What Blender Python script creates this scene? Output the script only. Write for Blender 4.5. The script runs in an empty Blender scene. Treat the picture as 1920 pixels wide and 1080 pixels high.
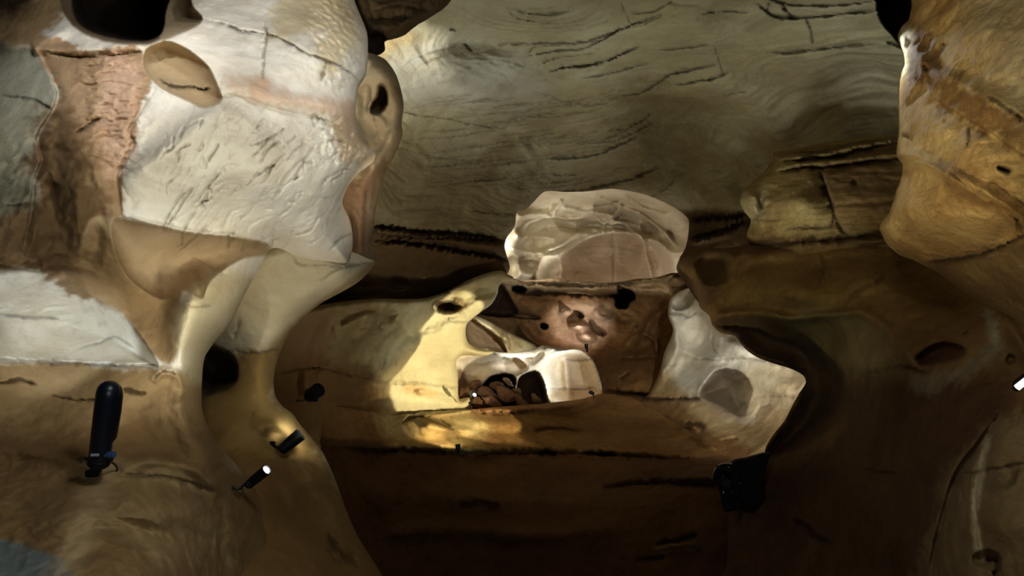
import bpy, bmesh, math, random, os
import numpy as np
from mathutils import Vector, Matrix

Q = 1.0                      # mesh fineness (1 = final)
F = 1387.0                   # focal length in pixels of the 1920 wide frame
CAMZ = 3.5
C = bpy.context.scene.collection
rng = np.random.RandomState(7)
random.seed(7)

# ------------------------------------------------------------------ helpers
def P(px, py, d):
    return Vector((d*(px-960)/F, d, CAMZ + d*(540-py)/F))

def lin(c):
    return tuple((v/255.0/12.92) if v/255.0 <= 0.04045 else ((v/255.0+0.055)/1.055)**2.4 for v in c)

def smooth_poly(pts, closed=True, n=5):
    p = np.array(pts, float); N = len(p); out = []
    rg = range(N if closed else N-1)
    for i in rg:
        if closed:
            a, b, c, d = p[(i-1) % N], p[i], p[(i+1) % N], p[(i+2) % N]
        else:
            a, b, c, d = p[max(i-1, 0)], p[i], p[i+1], p[min(i+2, N-1)]
        # centripetal-ish: damp the tangents so that corners stay put
        L = np.linalg.norm(c-b)
        t1 = (c-a); t2 = (d-b)
        t1 = t1/ (np.linalg.norm(t1)+1e-6)*L*0.8; t2 = t2/(np.linalg.norm(t2)+1e-6)*L*0.8
        for k in range(n):
            t = k/n
            h00 = 2*t**3-3*t**2+1; h10 = t**3-2*t**2+t; h01 = -2*t**3+3*t**2; h11 = t**3-t**2
            out.append(h00*b+h10*t1+h01*c+h11*t2)
    if not closed: out.append(p[-1])
    return np.array(out)

def seg_dist(X, Y, poly, closed=True):
    """distance to a polyline/polygon, closest point and inside flag"""
    n = len(poly)
    best = np.full(X.shape, 1e9); cx = np.zeros(X.shape); cy = np.zeros(X.shape); par = np.zeros(X.shape)
    ins = np.zeros(X.shape, bool)
    for i in range(n if closed else n-1):
        ax, ay = poly[i]; bx, by = poly[(i+1) % n]
        dx, dy = bx-ax, by-ay; L = dx*dx+dy*dy+1e-9
        t = np.clip(((X-ax)*dx+(Y-ay)*dy)/L, 0, 1)
        qx = ax+t*dx; qy = ay+t*dy
        d = (X-qx)**2+(Y-qy)**2
        m = d < best
        best = np.where(m, d, best); cx = np.where(m, qx, cx); cy = np.where(m, qy, cy); par = np.where(m, (i+t)/n, par)
        if closed and ay != by:
            c = ((ay > Y) != (by > Y)) & (X < (bx-ax)*(Y-ay)/(by-ay)+ax)
            ins ^= c
    return np.sqrt(best), cx, cy, par, ins

_perm = rng.permutation(256); _perm = np.concatenate([_perm, _perm])
_g3 = rng.normal(size=(256, 3)); _g3 /= np.linalg.norm(_g3, axis=1)[:, None]
def perlin(x, y, z):
    xi = np.floor(x).astype(int); yi = np.floor(y).astype(int); zi = np.floor(z).astype(int)
    xf, yf, zf = x-xi, y-yi, z-zi
    u, v, w = [t*t*t*(t*(t*6-15)+10) for t in (xf, yf, zf)]
    def g(i, j, k):
        h = _perm[(_perm[(_perm[(xi+i) & 255]+yi+j) & 255]+zi+k) & 255]
        q = _g3[h]
        return q[..., 0]*(xf-i)+q[..., 1]*(yf-j)+q[..., 2]*(zf-k)
    def L(a, b, t): return a+(b-a)*t
    return L(L(L(g(0,0,0), g(1,0,0), u), L(g(0,1,0), g(1,1,0), u), v),
             L(L(g(0,0,1), g(1,0,1), u), L(g(0,1,1), g(1,1,1), u), v), w)*1.6
def fbm(x, y, z, o=4):
    s = 0; a = 1
    for k in range(o):
        s = s+a*perlin(x*2**k+k*17.3, y*2**k+k*5.1, z*2**k+k*9.7); a *= .5
    return s

def tps(ctrl):
    c = np.array(ctrl, float); n = len(c)
    xy = c[:, :2]/500.0
    def U(r2): return r2*np.log(r2+1e-9)
    K = U(((xy[:, None]-xy[None])**2).sum(-1))
    A = np.zeros((n+3, n+3)); A[:n, :n] = K+np.eye(n)*0.02; A[:n, n] = 1; A[:n, n+1:] = xy
    A[n, :n] = 1; A[n+1:, :n] = xy.T
    w = np.linalg.solve(A, np.concatenate([c[:, 2], [0, 0, 0]]))
    def f(X, Y):
        x = X/500.0; y = Y/500.0
        s = w[n]+w[n+1]*x+w[n+2]*y
        for i in range(n):
            s = s+w[i]*U((x-xy[i, 0])**2+(y-xy[i, 1])**2)
        return s
    return f

def sst(e0, e1, x):
    t = np.clip((x-e0)/(e1-e0), 0, 1); return t*t*(3-2*t)

# ------------------------------------------------------------------ materials
def rock_mat(name, bump=0.5, scale=1.0, mott=0.35, dark=(0.45, 0.33, 0.2), strata=0.0, rough=0.9, speck=0.25):
    m = bpy.data.materials.new(name); m.use_nodes = True
    nt = m.node_tree; N = nt.nodes; L = nt.links
    bs = N['Principled BSDF']; bs.inputs['Roughness'].default_value = rough
    bs.inputs['Specular IOR Level'].default_value = 0.2
    at = N.new('ShaderNodeAttribute'); at.attribute_name = 'Col'
    tc = N.new('ShaderNodeTexCoord')
    def noise(sc, det=6, ro=0.6, vec=None, dist=0.0):
        n = N.new('ShaderNodeTexNoise'); n.inputs['Scale'].default_value = sc*scale
        n.inputs['Detail'].default_value = det; n.inputs['Roughness'].default_value = ro
        n.inputs['Distortion'].default_value = dist
        L.new(vec or tc.outputs['Object'], n.inputs['Vector']); return n
    def ramp(src, a, b):
        r = N.new('ShaderNodeMapRange'); r.inputs[1].default_value = a; r.inputs[2].default_value = b
        L.new(src, r.inputs[0]); return r.outputs[0]
    def mul(a, b):
        x = N.new('ShaderNodeMath'); x.operation = 'MULTIPLY'
        for i, v in enumerate((a, b)):
            if isinstance(v, (int, float)): x.inputs[i].default_value = v
            else: L.new(v, x.inputs[i])
        return x.outputs[0]
    def add(a, b):
        x = N.new('ShaderNodeMath'); x.operation = 'ADD'; L.new(a, x.inputs[0]); L.new(b, x.inputs[1]); return x.outputs[0]
    def mix(a, b, fac):
        x = N.new('ShaderNodeMix'); x.data_type = 'RGBA'; x.blend_type = 'MULTIPLY'
        L.new(fac, x.inputs[0]); L.new(a, x.inputs[6]); x.inputs[7].default_value = (*b, 1); return x.outputs[2]
    mp = N.new('ShaderNodeMapping'); mp.inputs['Scale'].default_value = (0.35, 0.35, 5.0)
    mp.inputs['Rotation'].default_value = (0.0, 0.09, 0)
    L.new(tc.outputs['Object'], mp.inputs['Vector'])
    big = noise(1.3, 7, 0.65, None, 0.4)
    mid = noise(7, 8, 0.7)
    fine = noise(45, 6, 0.7)
    grain = noise(16, 8, 0.78, None, 0.6)
    st = noise(2.2, 7, 0.62, mp.outputs[0], 0.25)
    c = mix(at.outputs['Color'], dark, mul(ramp(big.outputs['Fac'], 0.46, 0.72), mott))
    c = mix(c, (0.62, 0.52, 0.40), mul(ramp(mid.outputs['Fac'], 0.5, 0.75), mott*0.8))
    c = mix(c, (0.25, 0.18, 0.12), mul(ramp(fine.outputs['Fac'], 0.60, 0.78), speck))
    c = mix(c, (0.55, 0.47, 0.36), mul(ramp(grain.outputs['Fac'], 0.50, 0.66), mott*0.9))
    if strata:
        c = mix(c, (0.5, 0.4, 0.3), mul(ramp(st.outputs['Fac'], 0.52, 0.68), strata))
    L.new(c, bs.inputs['Base Color'])
    h = add(mul(mid.outputs['Fac'], 0.6), mul(fine.outputs['Fac'], 0.3))
    h = add(h, mul(grain.outputs['Fac'], 0.55))
    h = add(h, mul(big.outputs['Fac'], 1.2))
    if strata: h = add(h, mul(st.outputs['Fac'], strata*2.2))
    b = N.new('ShaderNodeBump'); b.inputs['Strength'].default_value = bump; b.inputs['Distance'].default_value = 0.05/scale
    L.new(h, b.inputs['Height']); L.new(b.outputs[0], bs.inputs['Normal'])
    return m

def plain(name, col, rough=0.5, metal=0.0, emit=None, es=0.0, spec=0.5):
    m = bpy.data.materials.new(name); m.use_nodes = True
    nt = m.node_tree; b = nt.nodes['Principled BSDF']
    nz = nt.nodes.new('ShaderNodeTexNoise'); nz.inputs['Scale'].default_value = 60
    mr = nt.nodes.new('ShaderNodeMapRange'); mr.inputs[3].default_value = rough*0.8; mr.inputs[4].default_value = min(1, rough*1.2)
    nt.links.new(nz.outputs['Fac'], mr.inputs[0]); nt.links.new(mr.outputs[0], b.inputs['Roughness'])
    b.inputs['Base Color'].default_value = (*lin(col), 1); b.inputs['Metallic'].default_value = metal
    b.inputs['Specular IOR Level'].default_value = spec
    if emit:
        b.inputs['Emission Color'].default_value = (*emit, 1); b.inputs['Emission Strength'].default_value = es
    return m

# ------------------------------------------------------------------ relief features (depth in metres, + is further in)
def bowl(cx, cy, rx, ry, rot, dep, sharp=1.0): return ('bowl', cx, cy, rx, ry, math.radians(rot), dep, sharp)
def bump(cx, cy, rx, ry, rot, h): return ('bump', cx, cy, rx, ry, math.radians(rot), h)
def pbowl(pts, dep, w, inner=None): return ('pbowl', pts, dep, w)
def groove(pts, w, dep, col=0.5): return ('groove', pts, w, dep, col)
def ridge(pts, w, h): return ('ridge', pts, w, h)
def rough_zone(pts, amp, sc, sq=1.0): return ('rough', pts, amp, sc, sq)
def step(pts, w, h): return ('step', pts, w, h)        # ground on the left of the line's travel is h further in, fading over w

def rock(name, outline, ctrl, feats=(), base=(200, 190, 160), paint=(), mat=None, st=3.0, roll=(40, .3), back=1.5,
         rough=0.03, nscale=1.2, strata=0.0, inward=14, label=None, cat=None, kind=None, edge_n=0.0, sharp_pts=False):
    st = st/Q
    outline = np.array(outline, float) if sharp_pts else smooth_poly(outline)
    if edge_n:
        x, y = outline[:, 0], outline[:, 1]
        outline = outline+np.stack([perlin(x/22, y/22, x*0+3.3), perlin(x/22, y/22, x*0+8.3)], 1)*edge_n \
            + np.stack([perlin(x/7, y/7, x*0+1.3), perlin(x/7, y/7, x*0+6.3)], 1)*edge_n*.35
    x0, y0 = outline.min(0)-st; x1, y1 = outline.max(0)+st
    gx = np.arange(x0, x1+st, st); gy = np.arange(y0, y1+st, st)
    X, Y = np.meshgrid(gx, gy)
    _, _, _, _, ins = seg_dist((X[:-1, :-1]+st/2), (Y[:-1, :-1]+st/2), outline)
    ny, nx = X.shape
    idx = np.arange(ny*nx).reshape(ny, nx)
    fa = np.stack([idx[:-1, :-1], idx[1:, :-1], idx[1:, 1:], idx[:-1, 1:]], -1)[ins]
    used = np.zeros(ny*nx, bool); used[fa.ravel()] = True
    remap = -np.ones(ny*nx, int); remap[used] = np.arange(used.sum())
    fa = remap[fa]
    x = X.ravel()[used]; y = Y.ravel()[used]
    # boundary edges
    e = np.concatenate([fa[:, [0, 1]], fa[:, [1, 2]], fa[:, [2, 3]], fa[:, [3, 0]]])
    key = e.min(1).astype(np.int64)*(10**8)+e.max(1)
    uk, inv, cnt = np.unique(key, return_inverse=True, return_counts=True)
    be = e[cnt[inv] == 1]
    bv = np.unique(be)
    d, qx, qy, _, ii = seg_dist(x, y, outline)
    x[bv] = qx[bv]; y[bv] = qy[bv]; d[bv] = 0
    sd = np.where(ii, d, 0)
    D0 = tps(ctrl)(x, y)
    wx = D0*(x-960)/F; wy = D0; wz = D0*(540-y)/F
    col = np.tile(np.array(lin(base)), (len(x), 1))
    def nz(s, o=3, k=0.0): return fbm(wx*s+k, wy*s+k*.7, wz*s, o)
    js = 1.4/max(.35, float(np.median(D0))/3.3)
    jx = nz(2.5*js, 3, 11)*6; jy = nz(2.5*js, 3, 31)*6
    hx = nz(15*js, 4, 51)*7; hy = nz(15*js, 4, 71)*7
    # paint = kinds of stone, clay and mineral crust, plus shade and glow put into the colour
    for p in paint:
        poly, c, fe, nj = p[0], p[1], p[2], p[3]; al = p[4] if len(p) > 4 else 1.0
        pp = smooth_poly(poly)
        k = nj/6.0
        dd, _, _, _, i2 = seg_dist(x+(jx+hx*.55)*k, y+(jy+hy*.55)*k, pp)
        s = np.where(i2, dd, -dd)
        a = (sst(-fe, fe, s)*al)[:, None]
        col = col*(1-a)+np.array(lin(c))*a
    v1 = nz(.9*js, 4, 91)[:, None]; v2 = nz(3.2*js, 4, 111)[:, None]
    col = col*(1+.22*v1*np.array([.8, 1, 1.3])+.14*v2*np.array([.8, 1, 1.25]))
    col = np.clip(col, .003, .9)
    D = np.zeros(len(x)); B = np.zeros(len(x))
    for f in feats:
        k = f[0]
        if k == 'bowl':
            _, cx, cy, rx, ry, ro, dep, sh = f
            X2 = (x-cx)*math.cos(ro)+(y-cy)*math.sin(ro)+jx*.4; Y2 = -(x-cx)*math.sin(ro)+(y-cy)*math.cos(ro)+jy*.4
            r = (X2/rx)**2+(Y2/ry)**2
            B = np.maximum(B, dep*np.clip(1-r, 0, 1)**sh)
        elif k == 'bump':
            _, cx, cy, rx, ry, ro, h = f
            X2 = (x-cx)*math.cos(ro)+(y-cy)*math.sin(ro); Y2 = -(x-cx)*math.sin(ro)+(y-cy)*math.cos(ro)
            r = np.clip((X2/rx)**2+(Y2/ry)**2, 0, 1)
            D -= h*(1-r)**2
        elif k == 'rough':
            _, pts, amp, sc, sq = f
            pp = smooth_poly(pts)
            m = (x > pp[:, 0].min()-40) & (x < pp[:, 0].max()+40) & (y > pp[:, 1].min()-40) & (y < pp[:, 1].max()+40)
            dd, _, _, _, i2 = seg_dist(x[m], y[m], pp)
            a = sst(-25, 25, np.where(i2, dd, -dd))
            q = fbm(wx[m]*sc, wy[m]*sc, wz[m]*sc*sq, 4)
            D[m] += a*amp*(np.abs(q)*2-.5)
        elif k == 'pbowl':
            _, pts, dep, w = f
            pp = smooth_poly(pts)
            m = (x > pp[:, 0].min()-2) & (x < pp[:, 0].max()+2) & (y > pp[:, 1].min()-2) & (y < pp[:, 1].max()+2)
            dd, _, _, _, i2 = seg_dist(x[m]+jx[m]*.15, y[m]+jy[m]*.15, pp)
            t = np.clip(np.where(i2, dd, 0)/w, 0, 1)
            v = dep*(1-(1-t)**2)**.72
            B[m] = np.maximum(B[m], v)
        elif k in ('groove', 'ridge', 'step'):
            pp = smooth_poly(f[1], False)
            w = f[2]; pad = w*3+2
            m = (x > pp[:, 0].min()-pad) & (x < pp[:, 0].max()+pad) & (y > pp[:, 1].min()-pad) & (y < pp[:, 1].max()+pad)
            if not m.any(): continue
            hk = .26 if k == 'groove' else .1
            xm = x[m]+jx[m]*.3+hx[m]*hk; ym = y[m]+jy[m]*.3+hy[m]*hk
            dd, cx, cy, par, _ = seg_dist(xm, ym, pp, False)
            taper = np.clip(np.minimum(par, 1-par)*6, 0, 1)**.6
            if k == 'groove':
                ww = w*(0.35+0.5*taper)*np.clip(1+.45*hx[m]/7*2, .45, 1.7)
                g = np.exp(-(dd/ww)**2)*taper
                D[m] += f[3]*g
                cc = f[4]
                col[m] *= (1-(1-cc)*g[:, None])
            elif k == 'ridge':
                D[m] -= f[3]*np.exp(-(dd/w)**2)*taper
            else:
                i = np.clip((par*len(pp)).astype(int), 0, len(pp)-2)
                tx = pp[i+1, 0]-pp[i, 0]; ty = pp[i+1, 1]-pp[i, 1]
                side = np.sign(tx*(ym-cy)-ty*(xm-cx))      # + = right of travel (image y down)
                D[m] += f[3]*np.exp(-(dd/w)**1.5)*taper*(1-sst(-st*1.3, st*1.3, side*dd))
    D += B
    if roll:
        w, R = roll
        t = np.clip(sd/w, 0, 1)
        D += R*(1-np.sqrt(np.clip(1-(1-t)**2, 0, 1)))
    n1 = nz(nscale, 5)
    D += rough*n1*2+rough*.5*nz(nscale*6, 3, 5)
    if strata:
        sz = wz*7+nz(.6, 2, 3)*1.5
        s1 = fbm(wx*.5, wy*.5, sz, 4)
        D += strata*np.abs(s1)
    Dt = D0+D
    V = np.stack([Dt*(x-960)/F, Dt, CAMZ+Dt*(540-y)/F], 1)
    # sides: carry the rim back into the rock so each mass has thickness
    nb = len(bv); bidx = -np.ones(len(x), int); bidx[bv] = np.arange(nb)
    # inward direction by the nearest interior centroid
    nbsum = np.zeros((len(x), 2)); nbc = np.zeros(len(x))
    cen = np.stack([x[fa].mean(1), y[fa].mean(1)], 1)
    for j in range(4):
        np.add.at(nbsum, fa[:, j], cen); np.add.at(nbc, fa[:, j], 1)
    inn = nbsum[bv]/nbc[bv][:, None]-np.stack([x[bv], y[bv]], 1)
    inn /= (np.linalg.norm(inn, axis=1)[:, None]+1e-6)
    ea, eb = bidx[be[:, 0]], bidx[be[:, 1]]
    for _ in range(14):
        q = inn*1.0
        np.add.at(q, ea, inn[eb]); np.add.at(q, eb, inn[ea])
        inn = q/(np.linalg.norm(q, axis=1)[:, None]+1e-6)
    allV = [V]; faces = [fa]; cols = [col]; prev = bv; off = len(x)
    for t in (0.12, 0.4, 1.0):
        xx = x[bv]+inn[:, 0]*inward*t; yy = y[bv]+inn[:, 1]*inward*t
        dd = Dt[bv]+back*t+.04*perlin(xx/20, yy/20, xx*0+t*9)
        allV.append(np.stack([dd*(xx-960)/F, dd, CAMZ+dd*(540-yy)/F], 1)); cols.append(col[bv])
        cur = off+np.arange(nb)
        pm = dict(zip(bv.tolist(), prev.tolist())); cm = dict(zip(bv.tolist(), cur.tolist()))
        a = np.array([pm[i] for i in be[:, 0].tolist()]); b = np.array([pm[i] for i in be[:, 1].tolist()])
        c2 = np.array([cm[i] for i in be[:, 1].tolist()]); d2 = np.array([cm[i] for i in be[:, 0].tolist()])
        faces.append(np.stack([b, a, d2, c2], 1))
        prev = cur; off += nb
    V = np.concatenate(allV); fa = np.concatenate(faces); col = np.concatenate(cols)
    V = np.nan_to_num(V)
    c0 = V.mean(0)
    me = bpy.data.meshes.new(name)
    me.vertices.add(len(V)); me.vertices.foreach_set('co', (V-c0).astype(np.float32).ravel())
    me.loops.add(fa.size); me.loops.foreach_set('vertex_index', fa.astype(np.int32).ravel())
    me.polygons.add(len(fa)); me.polygons.foreach_set('loop_start', (np.arange(len(fa))*4).astype(np.int32))
    me.polygons.foreach_set('loop_total', np.full(len(fa), 4, np.int32))
    me.polygons.foreach_set('use_smooth', np.ones(len(fa), bool))
    me.update(calc_edges=True)
    at = me.color_attributes.new('Col', 'FLOAT_COLOR', 'POINT')
    at.data.foreach_set('color', np.concatenate([col, np.ones((len(col), 1))], 1).astype(np.float32).ravel())
    me.materials.append(mat)
    o = bpy.data.objects.new(name, me); C.objects.link(o); o.location = Vector(c0)
    if label: o['label'] = label
    if cat: o['category'] = cat
    if kind: o['kind'] = kind
    o['surface'] = 1
    del o['surface']
    return o

# ------------------------------------------------------------------ stone
M_white = rock_mat('pale_limestone', bump=.45, scale=1.0, mott=.22, dark=(.80, .70, .55), strata=.12, speck=.15)
M_ceil = rock_mat('ceiling_limestone', bump=.5, scale=.5, mott=.35, dark=(.72, .66, .52), strata=.30, speck=.15)
M_ochre = rock_mat('ochre_limestone', bump=.8, scale=1.1, mott=.75, dark=(.55, .40, .22), strata=.3, speck=.35)
M_clay = rock_mat('brown_clay_stone', bump=.6, scale=.8, mott=.6, dark=(.55, .42, .28), strata=.15, speck=.3)
M_far = rock_mat('far_limestone', bump=.5, scale=.45, mott=.3, dark=(.75, .65, .5), strata=.25, speck=.1)
M_farbrown = rock_mat('far_brown_stone', bump=.7, scale=.45, mott=.7, dark=(.5, .38, .25), strata=.2, speck=.25)

WHITE = (226, 218, 196); CREAM = (214, 200, 165); TAN = (170, 138, 92); BROWN = (122, 94, 58); DARKB = (84, 62, 38)
PINK = (205, 172, 140); OCH = (178, 140, 80); CLAY = (120, 84, 44); GREY = (150, 146, 122)

# scratches on the pale face of the left wall
scr = []
for i in range(150):
    u, v = rng.rand(), rng.rand()
    cx = 300+350*u; cy = 215+250*v
    if cx+cy*0.35 < 390: continue
    L = 18+rng.rand()**2*75; a = math.radians(128+rng.randn()*9+(cx-450)*.06)
    dx, dy = math.cos(a)*L/2, -math.sin(a)*L/2
    k = 5*rng.randn()
    s = .012 if i % 4 else .03
    scr.append(groove([(cx-dx*-1, cy+dy), (cx+k*.5, cy+k*.3), (cx+dx*-1*1, cy-dy)] if False else
                      [(cx+dx, cy-dy), (cx+k, cy+k), (cx-dx, cy+dy)], 1.5 if i % 4 else 2.3, s*.8, .82 if i % 4 else .62))

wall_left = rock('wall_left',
    [(-600,-60),(-140,-60),(640,-60),(657,-20),(672,20),(688,60),(690,100),(686,140),(672,165),(667,200),(668,240),(680,265),(703,285),(700,303),
     (672,325),(652,350),(642,380),(655,410),(661,440),(660,470),(650,494),(600,490),(560,482),(512,465),(485,505),(455,560),(430,610),
     (400,645),(384,670),(379,710),(379,765),(390,800),(412,835),(452,880),(500,950),(560,1030),(620,1140),(-140,1140),(-600,1140)],
    [(-600,0,3.7),(-600,500,2.75),(-600,1100,2.3),(-140,0,3.9),(0,0,3.7),(400,0,3.7),(680,0,4.3),(0,300,3.0),(120,200,3.15),(250,230,3.1),(450,300,3.2),(680,180,3.9),(690,290,4.05),(0,500,2.8),(200,400,3.0),
     (250,470,3.05),(340,520,3.4),(400,560,3.35),(500,470,3.8),(650,480,4.1),(0,640,3.2),(150,600,3.3),(300,700,3.1),(370,700,3.5),(380,780,3.5),
     (0,800,3.0),(200,850,2.9),(400,850,3.3),(-100,1080,2.2),(0,1080,2.3),(300,1080,2.5),(500,1000,3.7),(600,1100,4.0)],
    feats=[
        pbowl([(112,-40),(118,22),(140,52),(200,78),(280,84),(330,67),(380,38),(362,12),(345,-40)], .30, 60),
        pbowl([(137,-60),(136,20),(152,48),(190,66),(240,77),(280,78),(303,64),(310,30),(322,-60)], 1.6, 26),
        pbowl([(298,80),(275,92),(268,112),(277,140),(305,168),(345,188),(385,202),(416,188),(408,160),(388,122),(350,92),(318,78)], .20, 40),
        ridge([(298,150),(330,168),(360,168),(392,168)], 12, .05),
        groove([(300,146),(312,158),(335,164),(360,164),(380,170),(392,167)], 5, .05, .12),
        step([(412,836),(398,800),(388,740),(386,690),(410,655),(440,610),(470,545),(512,468)], 20, .0),
        # shaded alcove and the hollow that holds the bright lobe
        pbowl([(216,408),(300,424),(370,437),(440,444),(510,467),(455,487),(418,508),(392,530),(378,560),(350,545),(300,560),(240,520),(215,470)], .16, 60),
        pbowl([(-420,486),(0,497),(60,510),(130,528),(180,560),(230,592),(268,635),(290,670),(296,690),(230,686),(120,680),(0,674),(-420,668)], .30, 90),
        ridge([(395,500),(362,560),(350,620),(348,680),(352,760),(372,830),(410,880)], 34, .20),
        step([(-60,674),(0,674),(120,680),(230,684),(296,690)][::-1], 22, .05),
        groove([(-60,672),(0,673),(60,676),(120,681),(200,684),(290,684)], 3.5, .04, .45),
        # broken rim of brown crust over the pale stone
        step([(228,410),(224,345),(236,300),(252,270),(245,250),(262,215),(290,172)], 7, .035),
        step([(70,90),(104,165),(104,190),(92,215),(68,255),(76,300),(62,340),(55,400),(40,470)], 9, .05),
        ridge([(60,95),(75,95),(170,90),(260,85)], 10, .05),
        groove([(70,96),(150,108),(215,105),(268,98)], 4, .03, .7),
        ridge([(0,90),(60,84),(120,60)], 12, .05),
        # long fissures
        groove([(378,36),(420,45),(452,58),(500,64),(540,82),(578,104),(610,112),(645,128),(672,150)], 3, .035, .4),
        groove([(492,42),(498,64),(494,100),(492,148)], 2.5, .025, .55),
        groove([(612,112),(608,130),(603,150)], 3, .03, .35),
        groove([(372,200),(430,178),(470,186),(520,205),(600,225),(650,245)], 4, .02, .8),
        ridge([(415,150),(470,165),(520,182),(600,196),(668,222)], 16, .05),
        ridge([(215,408),(300,424),(370,436),(440,444),(512,466)], 5, .03),
        ridge([(226,342),(300,295),(360,245),(405,205)], 26, .06),
        bump(560,330,150,120,0,.12), bump(585,90,110,90,20,.10), bump(150,330,60,160,0,.06),
        bowl(640,420,50,90,10,.12,1.5),
        bump(500,560,60,80,0,.05),
        # lower clay bank
        ridge([(-60,845),(0,838),(70,846),(150,862)], 18, .06),
        ridge([(225,882),(262,868),(310,866),(360,880),(392,900),(410,918)], 12, .06),
        groove([(228,892),(290,893),(340,900),(400,922)], 4, .03, .6),
        groove([(-40,712),(10,718),(35,712),(68,722)], 4, .04, .35),
        groove([(85,740),(130,750),(182,752)], 3, .03, .5),
        groove([(228,728),(250,734),(272,738)], 4, .04, .35),
        ridge([(285,715),(300,700),(330,702),(345,730),(330,745)], 8, .04),
        groove([(288,712),(305,696),(330,700)], 3, .03, .5),
        groove([(0,590),(50,595),(110,598)], 3, .02, .5),
        groove([(140,655),(190,640),(215,630),(250,652)], 2.5, .015, .6),
        groove([(345,568),(365,574),(395,572)], 2.5, .015, .6),
        groove([(0,383),(30,386),(58,384)], 3, .02, .5),
        groove([(0,180),(60,188),(95,205)], 3, .02, .6),
        groove([(140,250),(165,235),(185,222)], 4, .03, .4),
        rough_zone([(150,90),(265,95),(280,180),(240,320),(180,300),(150,180)], .022, 8, 2.2),
        rough_zone([(60,240),(150,260),(210,420),(160,520),(-60,480)], .03, 5, .6),
        rough_zone([(-100,880),(200,880),(420,930),(480,1100),(-100,1150)], .016, 6, .8),
        rough_zone([(-60,500),(100,530),(200,600),(60,600),(-60,590)], .012, 10, 3),
        rough_zone([(590,-20),(680,20),(690,160),(600,150)], .02, 14, 1),
        rough_zone([(610,230),(700,260),(690,320),(620,310)], .03, 14, 1),
        bump(330,960,150,50,8,.08), bump(120,960,90,60,-20,.07), bowl(250,1000,80,30,10,.05), bump(430,1010,80,40,20,.05),
    ]+scr,
    base=WHITE,
    paint=[
        ([(-760,70),(60,90),(104,165),(100,200),(70,255),(78,300),(62,340),(40,480),(-760,480)], GREY, 8, 10),
        ([(60,75),(180,95),(268,92),(285,165),(262,215),(250,270),(235,300),(224,345),(226,410),(215,415),(170,560),(60,510),(-760,492),(-760,400),(50,400),(70,330),(68,255),(104,190),(100,150)], (164,134,98), 6, 12),
        ([(75,230),(120,200),(150,260),(170,340),(185,470),(60,500),(60,350)], (96,72,42), 22, 26, .85),
        ([(190,110),(262,120),(245,250),(215,330),(185,260)], (208,172,140), 18, 20, .75),
        ([(60,240),(130,230),(160,300),(170,420),(200,560),(60,510),(-760,492),(-760,390),(50,390),(70,320)], (104,82,52), 40, 40, .8),
        ([(-760,-60),(110,-60),(112,30),(60,85),(-760,88)], (178,148,104), 12, 20),
        ([(-760,-60),(70,-60),(50,16),(-30,30)], (60,45,25), 20, 12),
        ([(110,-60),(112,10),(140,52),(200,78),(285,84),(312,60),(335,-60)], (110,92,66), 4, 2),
        ([(137,-60),(136,20),(152,48),(190,66),(240,77),(280,78),(303,64),(310,30),(322,-60)], (40,30,18), 4, 2),  # black of the deep pit, shade put into the colour
        ([(312,-60),(310,40),(300,74),(340,62),(380,38),(362,12),(345,-60)], (176,154,118), 4, 2),  # shaded bowl right of the pit, its shade painted in
        ([(298,80),(275,92),(268,112),(277,140),(305,168),(345,188),(385,202),(416,188),(408,160),(388,122),(350,92),(318,78)], (182,158,118), 3, 2),  # oval alcove, its shadow partly painted as darker tan
        ([(415,140),(480,150),(560,175),(640,188),(672,200),(672,245),(600,215),(520,195),(460,172)], PINK, 14, 14, .8),
        ([(560,-60),(640,-60),(668,100),(600,130),(590,60),(530,90),(490,60)], (205,186,140), 18, 20, .8),
        ([(480,140),(510,150),(500,180),(470,170)], PINK, 8, 8),
        ([(610,225),(680,250),(705,290),(650,300),(625,260)], (200,172,130), 12, 14, .8),
        ([(216,408),(300,424),(370,437),(440,444),(510,467),(455,487),(418,508),(392,530),(378,560),(340,545),(335,640),(320,680),(290,668),(230,590),(170,555),(150,480),(170,410)], (172,148,110), 4, 2),  # alcove shadow put into the colour as tan
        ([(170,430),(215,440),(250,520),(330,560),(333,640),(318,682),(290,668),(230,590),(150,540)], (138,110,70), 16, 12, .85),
        ([(296,690),(345,690),(420,690),(420,860),(560,950),(700,1200),(-760,1200),(-760,674),(0,674),(120,681)], (158,130,88), 10, 10),
        ([(-760,780),(100,790),(250,780),(420,800),(520,900),(700,1200),(-760,1200)], (104,80,47), 40, 26, .85),
        ([(180,900),(300,915),(400,960),(430,1040),(330,1060),(220,1000)], (140,118,80), 30, 40, .6),
        ([(335,560),(480,520),(430,640),(400,720),(350,700)], (206,190,146), 14, 8, .8),
        ([(-760,1020),(0,1018),(60,1032),(130,1062),(150,1200),(-760,1200)], (96,104,102), 8, 10),
        ([(100,1080),(140,960),(180,860),(215,870),(190,960),(160,1080)], (160,140,104), 22, 16, .5),
        ([(225,870),(262,866),(330,868),(400,905),(400,930),(300,905),(228,895)], (150,128,88), 8, 6, .6),
    ], mat=M_white, roll=(60,.38), rough=.016, nscale=1.6, st=2.3, back=1.2, kind='structure', label='pale limestone left wall with diagonal scratches and a brown lower bank')

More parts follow.
